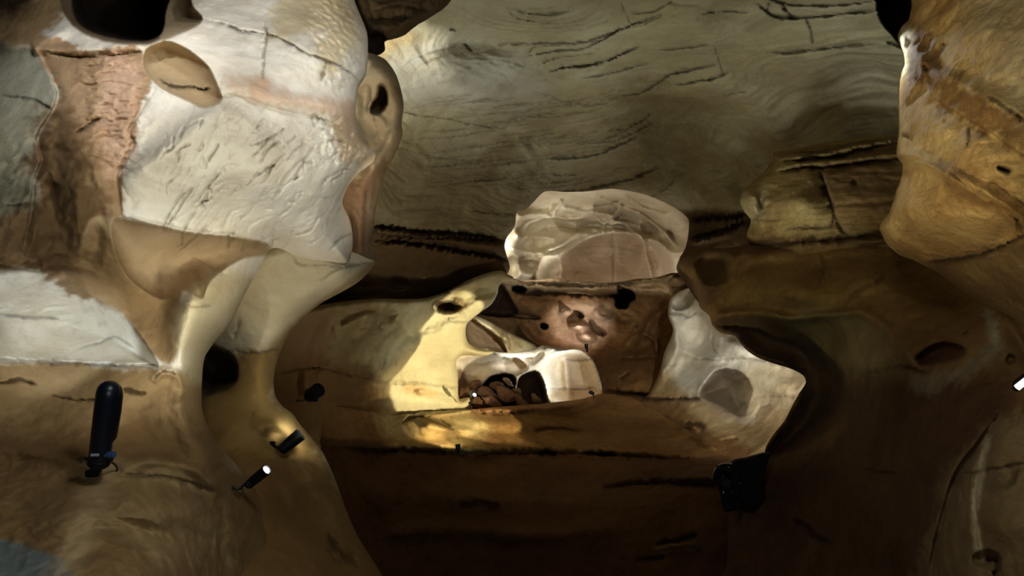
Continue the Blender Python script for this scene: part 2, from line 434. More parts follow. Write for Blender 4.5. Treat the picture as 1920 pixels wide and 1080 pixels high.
rock_pillar = rock('rock_buttress',
    [(380,560),(440,480),(560,440),(640,470),(660,470),(690,478),(706,488),(690,512),(670,530),(640,548),(600,570),(560,605),(535,640),(518,680),(513,715),(516,742),(530,762),
     (548,775),(562,795),(585,822),(606,850),(625,890),(645,945),(668,1000),(692,1040),(720,1085),(740,1160),(380,1160),(360,800)],
    [(400,600,5.0),(400,700,5.4),(450,520,4.6),(560,480,4.3),(640,500,4.3),(700,490,4.9),(600,560,4.8),(520,680,5.0),(470,620,4.8),(470,720,4.9),(440,780,4.5),
     (540,780,4.9),(500,880,4.2),(600,860,4.9),(640,960,4.6),(500,1000,3.75),(600,1060,3.8),(700,1080,4.3),(400,1000,3.7),(450,1140,3.0),(740,1140,4.0)],
    feats=[
        pbowl([(360,640),(400,648),(435,660),(448,690),(445,715),(425,732),(380,738)], .9, 40),
        groove([(430,655),(470,662),(520,655)], 3, .03, .5),
        groove([(435,640),(443,620),(450,600)], 4, .03, .5),
        groove([(598,530),(620,512),(650,500),(690,492)], 2.5, .025, .5),
        groove([(548,480),(560,496),(600,498),(640,500)], 2.5, .02, .6),
        ridge([(703,490),(660,530),(605,566),(556,606),(530,650),(515,700)], 12, .05),
        bump(545,790,50,35,20,.2), bump(500,800,40,22,-20,.08),
        ridge([(565,795),(600,850),(625,900)], 18, .08),
        ridge([(470,780),(520,800),(570,850),(600,920)], 22, .1),
        bump(480,960,70,70,0,.1), bowl(590,960,40,60,-20,.08),
        groove([(615,1000),(635,1030),(665,1055)], 9, .09, .5),
        bowl(440,600,60,90,20,.1),
    ],
    base=(205,196,164),
    paint=[([(340,655),(440,660),(520,655),(520,700),(516,742),(620,880),(760,1200),(300,1200)], (150,124,74), 12, 14),
           ([(340,840),(480,850),(560,850),(620,900),(760,1200),(300,1200)], (108,82,44), 50, 20, .9),
           ([(515,640),(560,600),(610,560),(700,490),(690,515),(600,575),(540,640),(520,700)], (178,150,100), 6, 6, .7),
           ([(360,640),(400,648),(435,660),(448,690),(445,715),(425,732),(380,738)], (70,50,28), 14, 5, .9),  # inside of the hole darkened in the colour, as shade
           ([(530,775),(560,790),(600,850),(570,830),(520,820)], (190,165,105), 12, 10, .6)],  # glow near the spotlight, painted as paler rock
    mat=M_white, roll=(34,.5), rough=.02, nscale=1.5, back=1.8, label='smooth grey-cream rock buttress with a dark hole, behind the lower left wall', cat='rock formation')

rock('rock_fin',
    [(640,60),(690,98),(706,103),(724,113),(744,143),(757,195),(753,232),(755,250),(748,272),(740,290),(722,322),(710,368),(703,400),(699,455),(706,489),(680,500),(640,500),(600,470),(600,100)],
    [(640,100,4.9),(720,130,4.9),(755,200,5.2),(640,300,4.7),(740,280,5.1),(660,400,4.75),(700,400,5.0),(640,480,4.7),(705,485,4.95),(600,300,4.8)],
    feats=[pbowl([(711,158),(722,163),(728,185),(722,205),(708,216),(694,212),(696,195),(706,180)], .5, 16),
           bowl(682,190,16,34,10,.1), bowl(690,235,18,30,-20,.06), ridge([(735,130),(748,200),(735,262),(705,310),(680,350)], 14, .09),
           ridge([(700,220),(712,222),(722,236)], 6, .04), bump(690,110,14,14,0,.08), bump(672,200,12,30,0,.08),
           groove([(660,395),(664,430),(668,470)], 5, .04, .6), groove([(690,350),(684,400),(680,470)], 4, .03, .7),
           groove([(745,160),(752,200),(748,240)], 5, .02, .8), bowl(752,250,8,20,10,.1)],
    base=(172,158,124),
    paint=[([(600,340),(660,335),(720,310),(712,360),(700,400),(697,455),(706,495),(600,520)], (132,108,80), 18, 16),
           ([(600,380),(665,400),(668,500),(600,500)], (110,78,44), 10, 8, .6),
           ([(700,100),(745,130),(757,190),(740,180),(720,150)], (120,98,66), 14, 12, .7),
           ([(711,158),(722,163),(728,185),(722,205),(708,216),(694,212),(696,195),(706,180)], (120,96,62), 4, 3),
           ([(655,350),(700,330),(690,380),(650,400)], (150,122,94), 14, 14, .5)],
    mat=M_white, roll=(26,.4), rough=.02, nscale=3, back=1.6, label='thin brown-edged rock fin with an ear-shaped hollow beside the left wall', cat='rock formation')

rock('hanging_rock',
    [(600,-90),(650,-60),(668,0),(684,50),(688,85),(692,103),(706,104),(722,96),(720,80),(724,76),(748,70),(775,52),(800,38),(822,24),(842,8),(856,-20),(870,-90)],
    [(600,-60,4.9),(690,-40,5.4),(690,90,5.4),(722,90,5.6),(800,30,6.0),(860,-40,6.2),(740,0,5.6)],
    feats=[pbowl([(690,70),(700,60),(722,66),(724,84),(706,103),(690,95)], .2, 12), bump(730,10,40,14,-15,.12), groove([(700,22),(740,12),(790,18)], 4, .06, .4),
           ridge([(690,52),(740,48),(800,26)], 8, .08), groove([(690,40),(730,36),(770,34)], 4, .05, .4)],
    base=(104,88,60), paint=[([(680,-80),(780,-80),(770,22),(700,30)], (150,132,96), 14, 30, .6), ([(685,55),(722,66),(724,100),(686,110)], (50,36,22), 8, 5)],
    mat=M_farbrown, roll=(18,.3), rough=.06, nscale=2.5, back=1.5, edge_n=2.5, label='dark rough rock hanging from the ceiling at the top edge', cat='rock formation')

# ---- ceiling: long bedding cracks, hanging slab, dark strata band
cg = []
for pts, w, a, c in [
    ([(985,105),(1030,97),(1090,92),(1128,75),(1160,52)],3,.12,.3),
    ([(985,106),(1000,90),(1030,86),(1080,84),(1125,76)],2.2,.07,.5),
    ([(932,84),(980,82),(1040,82),(1100,78),(1140,62),(1180,48),(1240,28)],3,.12,.28),
    ([(1005,121),(1040,110),(1080,104),(1112,102)],2.2,.06,.5),
    ([(1028,134),(1060,126),(1112,122),(1160,104),(1200,88)],3.6,.16,.2),
    ([(1085,148),(1130,142),(1180,128),(1215,120)],2.4,.08,.4),
    ([(1160,180),(1195,176),(1230,158),(1256,140),(1300,130),(1345,120)],3.2,.12,.3),
    ([(1235,96),(1280,92),(1330,86)],2.6,.1,.3),
    ([(1262,160),(1300,152),(1350,144),(1365,136)],3,.12,.3),
    ([(1340,84),(1348,115),(1356,138)],2,.05,.5),
    ([(1140,246),(1175,240),(1205,226),(1220,214)],2.4,.08,.35),
    ([(1100,272),(1150,264),(1190,248),(1225,230)],2.4,.08,.4),
    ([(1014,296),(1060,298),(1120,290),(1165,272),(1195,256)],3.6,.14,.2),
    ([(1032,328),(1060,328),(1085,326)],2.6,.08,.4),
    ([(1022,357),(1060,359),(1095,357),(1150,345),(1200,330),(1236,316)],4,.2,.15),
    ([(750,210),(800,218),(850,226),(900,236),(940,240)],2,.05,.5),
    ([(690,210),(720,208),(776,213)],2,.05,.6),
    ([(1415,4),(1450,28),(1490,34),(1530,32),(1600,24),(1645,20)],4,.16,.2),
    ([(1425,-8),(1480,8),(1560,10),(1640,2)],3.4,.14,.25),
    ([(1444,4),(1440,18)],3,.1,.3),([(1468,6),(1476,20),(1488,32)],4,.12,.3),
    ([(1512,34),(1520,56),(1524,82)],2.6,.08,.4),
    ([(1436,98),(1480,98),(1520,92),(1580,86),(1640,82)],3.2,.12,.3),
    ([(1660,78),(1680,84),(1695,90)],3.4,.14,.2),
    ([(1355,180),(1400,172)],2,.05,.5),
    ([(955,18),(1000,28),(1040,26),(1068,20)],3,.1,.35),
    ([(950,10),(960,30),(1000,40),(1050,44)],2,.05,.6),
    ([(1310,26),(1360,22),(1410,24)],2,.06,.5),
    ([(1180,26),(1230,20),(1260,2)],2,.06,.5),
    ([(1165,0),(1175,25),(1190,50),(1240,30)],2,.05,.6),
    ([(870,84),(880,92),(884,95)],3,.08,.3),([(842,56),(852,58)],3,.08,.3),
    ([(1210,376),(1230,365),(1255,350),(1265,340)],2.4,.08,.5),
    ([(880,395),(930,400),(965,402)],2,.05,.5),
    ([(1000,170),(1060,190),(1120,196),(1150,190)],2,.04,.7),
    ([(700,262),(800,292),(860,300)],2,.03,.7),
]: cg.append(groove(pts, w*.8, a*.9, c*.8))
# concentric weathering rings and fine bedding lines
for k in range(12):
    rx = 30+k*12+rng.rand()*8; ry = 11+k*5+rng.rand()*3
    a0 = rng.rand()*6.28; a1 = a0+.8+rng.rand()*1.2
    cg.append(groove([(905+rx*math.cos(a), 148+ry*math.sin(a)) for a in np.linspace(a0, a1, 6)], 1.8, .02, .8))
for k in range(7):
    rx = 30+k*22; ry = 8+k*7
    cg.append(groove([(1010+rx*math.cos(a), 10+ry*math.sin(a)) for a in np.linspace(.1+.2*rng.rand(), 2.9-.5*rng.rand(), 8)], 1.8, .03, .75))
for k in range(80):
    yy = 175+rng.rand()*175; xx = 830+rng.rand()*310; L = 30+rng.rand()*70
    sl = -.12+.0*xx-(max(0, xx-1040))*.0022
    cg.append(groove([(xx-L, yy+4-L*-sl*-0.2), (xx, yy), (xx+L*.8, yy+L*sl)], 1.6, .035, .7))
slab = [(960,262),(985,285),(998,305),(1003,325),(1020,345),(1045,356),(1080,359),(1120,354),(1170,340),(1215,325),(1245,300),(1240,240),(1260,180),(1200,120),(1050,120),(960,170),(930,220)]
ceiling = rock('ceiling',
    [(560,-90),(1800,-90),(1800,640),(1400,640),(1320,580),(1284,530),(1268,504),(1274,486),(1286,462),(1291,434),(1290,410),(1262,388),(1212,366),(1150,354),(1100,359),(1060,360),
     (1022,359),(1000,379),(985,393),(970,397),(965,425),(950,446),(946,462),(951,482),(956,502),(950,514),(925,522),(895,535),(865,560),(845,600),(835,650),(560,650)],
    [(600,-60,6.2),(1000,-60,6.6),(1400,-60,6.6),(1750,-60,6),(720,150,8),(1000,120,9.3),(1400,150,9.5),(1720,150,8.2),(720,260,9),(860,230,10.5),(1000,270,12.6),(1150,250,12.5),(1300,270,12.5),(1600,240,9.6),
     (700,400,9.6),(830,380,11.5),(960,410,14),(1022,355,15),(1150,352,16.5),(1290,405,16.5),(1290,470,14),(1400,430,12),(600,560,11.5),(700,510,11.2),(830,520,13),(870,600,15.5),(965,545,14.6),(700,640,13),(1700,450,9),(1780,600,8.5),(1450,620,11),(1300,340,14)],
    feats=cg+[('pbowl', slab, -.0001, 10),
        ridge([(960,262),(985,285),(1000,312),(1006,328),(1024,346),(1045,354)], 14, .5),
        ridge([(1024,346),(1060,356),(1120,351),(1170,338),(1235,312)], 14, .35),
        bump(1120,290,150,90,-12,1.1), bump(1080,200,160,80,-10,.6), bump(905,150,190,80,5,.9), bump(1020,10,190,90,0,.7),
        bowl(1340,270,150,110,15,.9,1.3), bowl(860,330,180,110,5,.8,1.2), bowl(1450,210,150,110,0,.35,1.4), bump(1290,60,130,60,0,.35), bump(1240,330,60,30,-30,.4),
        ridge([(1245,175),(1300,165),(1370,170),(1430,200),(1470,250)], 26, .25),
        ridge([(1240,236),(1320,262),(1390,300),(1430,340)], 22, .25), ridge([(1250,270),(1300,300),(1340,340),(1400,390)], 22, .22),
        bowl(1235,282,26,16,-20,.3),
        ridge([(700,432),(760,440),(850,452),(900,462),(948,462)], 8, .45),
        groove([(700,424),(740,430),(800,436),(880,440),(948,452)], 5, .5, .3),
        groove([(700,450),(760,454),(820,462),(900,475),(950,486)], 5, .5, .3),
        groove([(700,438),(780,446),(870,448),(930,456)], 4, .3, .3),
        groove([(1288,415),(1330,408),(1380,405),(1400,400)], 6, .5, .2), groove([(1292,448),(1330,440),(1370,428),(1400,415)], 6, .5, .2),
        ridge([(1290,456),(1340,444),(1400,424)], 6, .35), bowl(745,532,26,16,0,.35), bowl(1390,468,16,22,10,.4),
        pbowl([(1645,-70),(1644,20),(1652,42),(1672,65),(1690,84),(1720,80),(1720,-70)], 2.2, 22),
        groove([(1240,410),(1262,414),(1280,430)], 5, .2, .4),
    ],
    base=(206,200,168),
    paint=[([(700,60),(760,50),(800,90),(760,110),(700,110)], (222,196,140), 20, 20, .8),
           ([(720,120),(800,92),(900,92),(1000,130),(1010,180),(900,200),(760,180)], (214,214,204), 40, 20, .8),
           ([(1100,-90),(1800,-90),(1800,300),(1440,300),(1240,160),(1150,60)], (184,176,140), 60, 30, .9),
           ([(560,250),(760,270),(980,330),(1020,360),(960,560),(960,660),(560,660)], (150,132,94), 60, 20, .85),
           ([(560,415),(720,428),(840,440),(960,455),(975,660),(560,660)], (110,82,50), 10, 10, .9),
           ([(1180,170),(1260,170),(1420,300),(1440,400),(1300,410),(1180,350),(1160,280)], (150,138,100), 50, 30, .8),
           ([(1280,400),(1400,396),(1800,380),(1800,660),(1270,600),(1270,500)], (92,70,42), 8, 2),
           ([(1645,-90),(1644,20),(1652,42),(1672,65),(1690,84),(1720,80),(1720,-90)], (48,38,22), 4, 4),  # black gap, its darkness painted in as shade
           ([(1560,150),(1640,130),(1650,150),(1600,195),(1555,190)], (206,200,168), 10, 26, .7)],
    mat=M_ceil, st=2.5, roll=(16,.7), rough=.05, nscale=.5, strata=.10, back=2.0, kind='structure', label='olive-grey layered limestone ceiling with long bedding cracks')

# ---- far dome seen through the opening
wall_back = rock('wall_rear',
    [(900,320),(1340,320),(1350,600),(900,600)],
    [(920,350,16.5),(1022,352,16.8),(1100,356,18),(1150,352,18.5),(1290,380,17.6),(1030,400,20),(1150,400,21.5),(1250,430,20),(955,460,17.6),(1100,460,23),(1200,470,22.6),(1290,480,18.5),(1000,525,19),(1150,525,21),(1290,530,18.5),(1340,600,22),(900,600,22)],
    feats=[pbowl([(1036,532),(1042,500),(1062,472),(1090,455),(1120,442),(1155,436),(1190,437),(1205,450),(1212,480),(1222,510),(1224,545),(1036,545)], 1.5, 60),
        pbowl([(1208,455),(1225,452),(1245,460),(1262,480),(1265,510),(1258,545),(1222,545),(1218,500)], .9, 30),
        ridge([(953,464),(1000,476),(1046,462),(1076,443),(1106,431),(1131,434)], 4, .5), ridge([(1038,404),(1065,411),(1110,404),(1131,421),(1131,434)], 3.5, .45), ridge([(1055,374),(1040,392),(1038,404)], 3.5, .4), ridge([(965,448),(985,420),(1038,404)], 3.5, .4), ridge([(1131,421),(1165,420),(1200,440),(1208,453)], 3.5, .45), ridge([(1085,366),(1130,372),(1165,386),(1200,400),(1240,430),(1270,462)], 3.5, .45), ridge([(1131,421),(1150,405),(1165,386)], 3, .4),
        bowl(1020,385,55,22,-10,1.35), bowl(1080,375,60,24,5,1.20), bowl(1150,385,70,22,10,1.20), bowl(1010,425,46,34,-15,1.50), bowl(1060,410,52,26,10,1.35), bowl(1110,418,60,22,0,1.35),
        bowl(1180,405,44,20,20,1.35), bowl(1225,420,46,26,35,1.35), bowl(1265,440,34,34,40,1.20), bowl(1000,460,40,28,-20,1.35), bowl(1170,425,40,12,5,1.05), bowl(1215,380,46,16,20,0.90),
        bowl(990,497,24,20,10,1.35), bowl(1032,512,34,28,-30,1.35), bowl(1035,530,40,20,0,1.35), bowl(1243,488,18,22,0,0.75), bowl(1250,450,22,12,30,0.90), bowl(962,500,16,22,0,0.75),
        pbowl([(1250,420),(1262,418),(1280,430),(1268,432)], .8, 6), bowl(1160,408,16,8,0,1.20),
        groove([(1148,436),(1147,470),(1150,530)], 3, .12, .7), ridge([(1148,436),(1156,470),(1152,530)], 18, .35),
        ridge([(985,470),(1040,480),(1090,452),(1150,434),(1190,438),(1212,456)], 5, .35),
        groove([(1000,440),(1040,425),(1090,432)], 1.6, .05, .75), groove([(985,410),(1040,395),(1080,400)], 1.6, .05, .75), groove([(1060,470),(1130,462),(1200,470)], 1.6, .04, .8),
        groove([(1105,385),(1140,382),(1160,375)], 2, .1, .5), groove([(1075,520),(1085,510)], 2, .05, .6)],
    base=(222,208,178),
    paint=[([(1150,340),(1350,340),(1350,560),(1262,560),(1262,480),(1212,450),(1130,400),(1060,372)], (176,158,128), 26, 8, .85),  # right side darkened in the colour, standing in for light falloff
           ([(900,330),(1080,330),(1060,372),(1010,390),(960,420),(900,420)], (190,172,140), 16, 8, .7),  # top of the dome toned down in the colour likewise
           ([(1036,545),(1042,500),(1062,472),(1090,455),(1150,437),(1190,437),(1212,470),(1222,510),(1224,560)], (206,182,152), 4, 2),
           ([(1212,456),(1262,480),(1262,545),(1224,545)], (205,184,156), 6, 3),
           ([(966,485),(1010,482),(1016,510),(985,516)], (170,150,118), 4, 3, .7), ([(1010,512),(1040,490),(1062,505),(1060,530),(1005,535)], (180,160,128), 4, 3, .7)],
    mat=M_far, roll=None, rough=.05, nscale=.7, st=2.4, strata=.04, back=1, kind='structure', label='scalloped pale dome of the far chamber')

# ---- far brown chamber wall below the dome
rock('wall_back',
    [(820,500),(900,505),(945,512),(962,522),(1000,526),(1040,522),(1090,528),(1140,530),(1190,524),(1230,520),(1262,512),(1290,514),(1330,540),(1400,700),(1400,860),(820,860)],
    [(840,520,17.5),(950,525,17.0),(1150,530,17.0),(1285,520,16),(900,600,18.6),(1000,565,18.4),(1100,560,18.6),(1000,640,19),(1100,640,19.4),(1200,600,18.2),(1280,650,16.4),(860,700,19),(1100,700,17.6),(1250,740,15.6),(1130,755,16.2),(1380,700,15.5),(860,850,18),(1380,850,15)],
    feats=[ridge([(945,520),(1000,528),(1060,526),(1130,532),(1200,526),(1280,516)], 6, .4), ridge([(960,540),(1050,540),(1150,544),(1240,545)], 9, .45),
        groove([(965,530),(1040,532),(1120,535),(1230,528)], 3, .3, .4), groove([(960,550),(1030,549),(1090,552),(1160,556)], 3.4, .4, .12), groove([(1040,524),(1100,528),(1160,530),(1220,522)], 3, .3, .4),
        bump(1262,522,26,18,10,.9), bump(1275,530,20,14,10,.5), groove([(1250,530),(1268,518),(1285,516)], 3, .2, .4),
        pbowl([(1158,536),(1166,538),(1186,545),(1191,560),(1180,568),(1174,579),(1154,577),(1152,562),(1144,553),(1156,550)], 2.5, 8),
        pbowl([(922,556),(935,534),(945,536),(955,552),(962,566),(972,590),(940,596),(905,592),(898,586),(920,572)], 1.2, 12),
        pbowl([(960,537),(975,535),(988,541),(984,548),(962,546)], 1.3, 6),
        pbowl([(1014,607),(1020,606),(1028,611),(1022,618),(1013,614)], 1.6, 5),
        pbowl([(950,585),(985,586),(1012,594),(1010,600),(960,596)], .8, 6),
        pbowl([(875,600),(888,596),(915,615),(950,645),(968,660),(920,664),(888,648),(873,628)], .0, 10),
        pbowl([(1076,582),(1090,584),(1096,594),(1085,598)], .7, 7), pbowl([(1106,598),(1120,610),(1138,624),(1130,632),(1108,618)], .7, 7),
        bump(1060,586,18,12,0,.5), bump(1085,612,24,12,5,.8), bump(1100,632,24,16,20,.6), bump(1130,590,26,16,0,.5), bump(1172,598,22,14,0,.4),
        ridge([(970,612),(1000,640),(1040,655),(1090,660)], 9, .5), ridge([(1170,650),(1190,630),(1210,626),(1228,640),(1232,665)], 5, .25),
        ridge([(940,560),(1000,575),(1060,570),(1150,590)], 20, .5), bump(1050,620,110,60,10,.8), ridge([(1262,545),(1245,580),(1220,600),(1200,640)], 10, .4),
        bump(1180,700,90,60,0,.6), groove([(1130,735),(1200,742),(1260,746)], 5, .4, .3), groove([(1160,710),(1176,704)], 4, .2, .4),
        groove([(1150,672),(1200,672),(1225,670)], 3, .15, .5)],
    base=(134,98,58),
    paint=[([(930,500),(1300,500),(1290,545),(1240,552),(1160,545),(960,545),(945,530)], (188,160,120), 6, 6, .9),
           ([(1158,536),(1166,538),(1186,545),(1191,560),(1180,568),(1174,579),(1154,577),(1152,562),(1144,553),(1156,550)], (10,8,6), 2, 1),  # black hole, its shade put into the colour
           ([(1014,607),(1020,606),(1028,611),(1022,618),(1013,614)], (10,8,6), 2, 1), ([(960,537),(975,535),(988,541),(984,548),(962,546)], (20,15,10), 2, 1),  # smaller holes painted near black, as shade
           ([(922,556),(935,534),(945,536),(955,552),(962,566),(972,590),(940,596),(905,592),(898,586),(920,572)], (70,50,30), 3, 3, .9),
           ([(1040,575),(1140,575),(1140,640),(1080,645),(1040,620)], (200,170,135), 14, 10, .7),
           ([(965,600),(1040,655),(1090,660),(1060,640),(1010,620)], (110,74,40), 10, 4, .6),
           ([(1120,660),(1240,660),(1240,860),(1100,860)], (120,86,46), 30, 12, .7)],
    mat=M_farbrown, roll=(6,.5), rough=.06, nscale=.8, st=2.4, back=1, edge_n=1.5, kind='structure', label='brown clay-covered wall of the far chamber')

# ---- lit shoulder (yellow light) with its window and the white arch
rock('rock_shoulder',
    [(520,600),(600,572),(700,560),(790,560),(840,545),(875,526),(912,512),(940,507),(952,514),(964,523),(942,529),(935,538),(933,550),(922,570),(903,584),(886,597),(875,608),(873,626),
     (878,642),(890,650),(908,656),(930,660),(905,668),(870,666),(858,672),(855,684),(858,700),(859,722),(861,747),(872,746),(882,746),(883,768),(900,790),(900,860),(520,860)],
    [(540,620,8.4),(600,600,8.8),(700,580,10),(800,570,11.4),(880,530,12.6),(960,522,13.6),(900,580,13.2),(873,625,13),(900,660,13.2),(800,650,12.2),(850,700,12.9),(700,700,11.2),(560,700,8.6),(880,760,13),(860,850,12),(700,780,11.2),(600,760,9.2),(560,850,8.6)],
    feats=[bowl(838,574,28,13,-5,.8,.6), bump(856,566,16,12,0,.3), bowl(905,548,34,16,-10,.5), bowl(860,560,60,20,-20,.3),
        ridge([(700,590),(640,620),(600,660),(600,720)], 20, .25), ridge([(740,600),(700,640),(690,690)], 26, .3), ridge([(873,590),(830,620),(770,650),(720,690)], 20, .35),
        groove([(870,552),(850,548),(830,550),(790,566)], 2.4, .1, .5), groove([(860,590),(840,598),(880,604)], 2, .07, .6), groove([(640,700),(720,716),(790,720),(858,726)], 2.4, .09, .6),
        groove([(520,700),(600,690),(660,705)], 2.4, .1, .5), bowl(650,720,60,40,0,.3), bowl(600,660,26,60,20,.35), bump(790,690,70,60,0,.3),
        ridge([(640,622),(660,606),(700,592),(690,606)], 8, .2), ridge([(660,640),(690,620),(740,608)], 8, .2), bowl(735,590,16,8,-20,.2), bowl(700,620,16,10,-30,.25),
        groove([(700,786),(760,776),(820,770),(883,766)], 2.4, .1, .5), bump(790,735,16,10,0,.15),
        groove([(725,668),(720,682),(716,694)], 2, .08, .4), groove([(746,672),(742,684)], 2, .07, .5)],
    base=(214,202,160),
    paint=[([(500,540),(700,540),(740,580),(700,660),(700,760),(500,860)], (128,104,66), 40, 30, .85),
           ([(540,580),(640,575),(620,640),(600,700),(560,760),(500,780),(500,600)], (130,92,60), 20, 20, .6),
           ([(520,690),(700,700),(700,860),(500,860)], (128,92,52), 20, 14, .7),
           ([(700,500),(880,500),(830,560),(740,570)], (140,112,70), 16, 10, .7),
           ([(818,566),(850,565),(860,578),(830,584),(814,576)], (70,50,30), 4, 3), ([(850,560),(872,560),(875,575),(855,580)], (140,112,70), 5, 5, .8),
           ([(760,722),(800,725),(820,742),(780,745)], (205,160,100), 8, 8, .6)],
    mat=M_white, roll=(12,.55), rough=.05, nscale=.8, st=2.6, strata=.03, back=1.4, label='pale rock shoulder lit yellow beside the arched window', cat='rock formation')

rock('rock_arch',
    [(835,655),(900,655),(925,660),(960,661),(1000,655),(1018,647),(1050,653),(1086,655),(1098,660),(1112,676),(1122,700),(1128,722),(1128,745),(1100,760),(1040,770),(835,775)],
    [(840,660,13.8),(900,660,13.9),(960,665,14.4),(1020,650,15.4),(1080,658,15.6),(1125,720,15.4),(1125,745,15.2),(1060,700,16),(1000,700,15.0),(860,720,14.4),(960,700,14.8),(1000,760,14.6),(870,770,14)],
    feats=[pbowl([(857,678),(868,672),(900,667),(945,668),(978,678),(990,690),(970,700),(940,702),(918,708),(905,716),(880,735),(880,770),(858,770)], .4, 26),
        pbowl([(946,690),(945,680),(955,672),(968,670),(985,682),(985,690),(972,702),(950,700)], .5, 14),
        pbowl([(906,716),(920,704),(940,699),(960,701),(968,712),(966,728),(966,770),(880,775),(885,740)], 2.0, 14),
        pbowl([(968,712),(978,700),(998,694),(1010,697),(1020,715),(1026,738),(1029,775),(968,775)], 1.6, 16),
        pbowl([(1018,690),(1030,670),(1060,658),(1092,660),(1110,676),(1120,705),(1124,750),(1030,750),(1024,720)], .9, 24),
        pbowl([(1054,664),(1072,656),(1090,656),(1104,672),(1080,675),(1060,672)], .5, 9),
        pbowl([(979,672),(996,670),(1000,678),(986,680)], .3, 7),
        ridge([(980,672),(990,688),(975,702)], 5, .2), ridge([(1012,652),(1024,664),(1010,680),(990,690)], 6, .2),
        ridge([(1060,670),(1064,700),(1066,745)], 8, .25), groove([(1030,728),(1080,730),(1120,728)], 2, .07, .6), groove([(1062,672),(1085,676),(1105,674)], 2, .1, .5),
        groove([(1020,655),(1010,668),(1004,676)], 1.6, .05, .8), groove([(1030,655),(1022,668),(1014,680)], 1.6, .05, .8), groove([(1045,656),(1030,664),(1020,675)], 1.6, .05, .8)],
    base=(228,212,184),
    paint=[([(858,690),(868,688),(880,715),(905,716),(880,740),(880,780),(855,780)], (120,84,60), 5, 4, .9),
           ([(906,716),(920,704),(940,699),(960,701),(968,712),(966,728),(966,780),(860,780),(885,740)], (96,66,42), 3, 3, .95),  # dark caves under the arch, shade put into this colour and the next
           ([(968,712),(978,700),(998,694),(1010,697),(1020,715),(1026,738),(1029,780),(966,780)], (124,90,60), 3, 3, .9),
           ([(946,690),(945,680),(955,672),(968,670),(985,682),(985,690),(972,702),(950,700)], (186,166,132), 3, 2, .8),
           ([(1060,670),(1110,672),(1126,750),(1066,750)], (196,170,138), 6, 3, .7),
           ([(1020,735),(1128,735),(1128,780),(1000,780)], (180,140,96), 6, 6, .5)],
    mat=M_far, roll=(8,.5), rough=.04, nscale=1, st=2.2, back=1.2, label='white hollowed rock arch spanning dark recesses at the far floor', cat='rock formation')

rock('rock_ramp',
    [(862,592),(880,588),(905,596),(935,612),(965,628),(990,640),(1008,652),(1000,668),(950,680),(880,680),(858,640)],
    [(870,590,15.2),(873,640,14.6),(930,610,15.8),(1000,655,16),(940,665,15.2),(880,670,14.6)],
    feats=[pbowl([(873,605),(884,598),(900,606),(925,625),(945,645),(950,662),(910,662),(885,652),(874,632)], .55, 14),
        ridge([(884,594),(920,615),(950,640)], 5, .2), bowl(905,628,18,9,10,.4), bump(950,630,14,18,20,.25), groove([(945,612),(955,640),(955,656)], 2.4, .1, .5)],
    base=(196,176,128), paint=[([(870,600),(884,598),(925,625),(945,645),(952,668),(870,668)], (110,82,52), 4, 3, .9), ([(930,612),(972,628),(968,656),(944,650)], (150,126,80), 5, 10, .8)],
    mat=M_far, roll=(5,.3), rough=.04, nscale=1.4, st=2.2, back=1.2, label='slanting brown and cream rock ramp inside the arched window', cat='rock formation')

# ---- right-hand lit wall beyond the dark buttress
rock('rock_slope',
    [(1258,556),(1275,545),(1300,536),(1340,530),(1560,600),(1640,700),(1600,900),(1330,900),(1240,840),(1180,770),(1215,740),(1236,700),(1246,660),(1262,620),(1252,590)],
    [(1260,560,15.6),(1310,550,15.0),(1260,640,15.6),(1340,640,14.6),(1400,660,13.6),(1500,710,11.8),(1240,740,15),(1320,720,13.6),(1400,780,12.8),(1440,840,11.4),(1200,780,14.6),(1330,880,11.6),(1600,700,10.5),(1600,880,9.8),(1240,830,13)],
    feats=[pbowl([(1312,742),(1325,712),(1340,696),(1360,690),(1385,694),(1404,710),(1412,732),(1404,755),(1392,780),(1350,760)], 1.3, 44),
        pbowl([(1252,548),(1280,545),(1306,538),(1304,560),(1290,578),(1262,580)], .5, 12), groove([(1252,586),(1272,588),(1290,594),(1306,586)], 2.6, .1, .4),
        bowl(1290,690,50,40,0,.5,1.4), bump(1385,655,40,26,10,.3), groove([(1290,672),(1340,674),(1420,674),(1470,690)], 2.2, .07, .5),
        groove([(1415,745),(1450,742),(1490,745)], 2, .06, .6), groove([(1416,785),(1422,768),(1445,758)], 2.2, .07, .5), ridge([(1250,590),(1268,640),(1258,680),(1240,700)], 10, .3),
        bump(1300,800,20,9,10,.35), groove([(1285,798),(1300,794),(1318,800)], 4, .2, .3), groove([(1180,745),(1240,750),(1310,748)], 4, .25, .3), groove([(1340,826),(1380,822)], 3, .12, .4), groove([(1230,782),(1250,788)],2.6,.1,.4),
        bowl(1310,640,40,50,0,.4,1.4), groove([(1340,622),(1335,650),(1350,668)], 2, .05, .6), bump(1450,720,50,30,15,.25)],
    base=(206,198,178),
    paint=[([(1180,700),(1250,690),(1300,742),(1320,745),(1400,790),(1480,770),(1560,900),(1200,900),(1100,800)], (150,124,80), 14, 14, .9),
           ([(1312,742),(1325,712),(1345,692),(1385,694),(1404,710),(1412,732),(1404,755),(1392,785),(1350,775)], (92,72,46), 16, 7, .92),  # shadow of the hollow painted into the colour
           ([(1150,745),(1260,752),(1340,810),(1420,850),(1440,920),(1100,920)], (112,80,44), 14, 8, .9),
           ([(1400,690),(1520,690),(1500,800),(1410,790)], (202,180,140), 20, 12, .7)],
    mat=M_far, roll=(8,.4), rough=.05, nscale=.8, st=2.6, back=1.4, label='pale sloping rock with a rounded hollow beyond the dark right-hand wall', cat='rock formation')

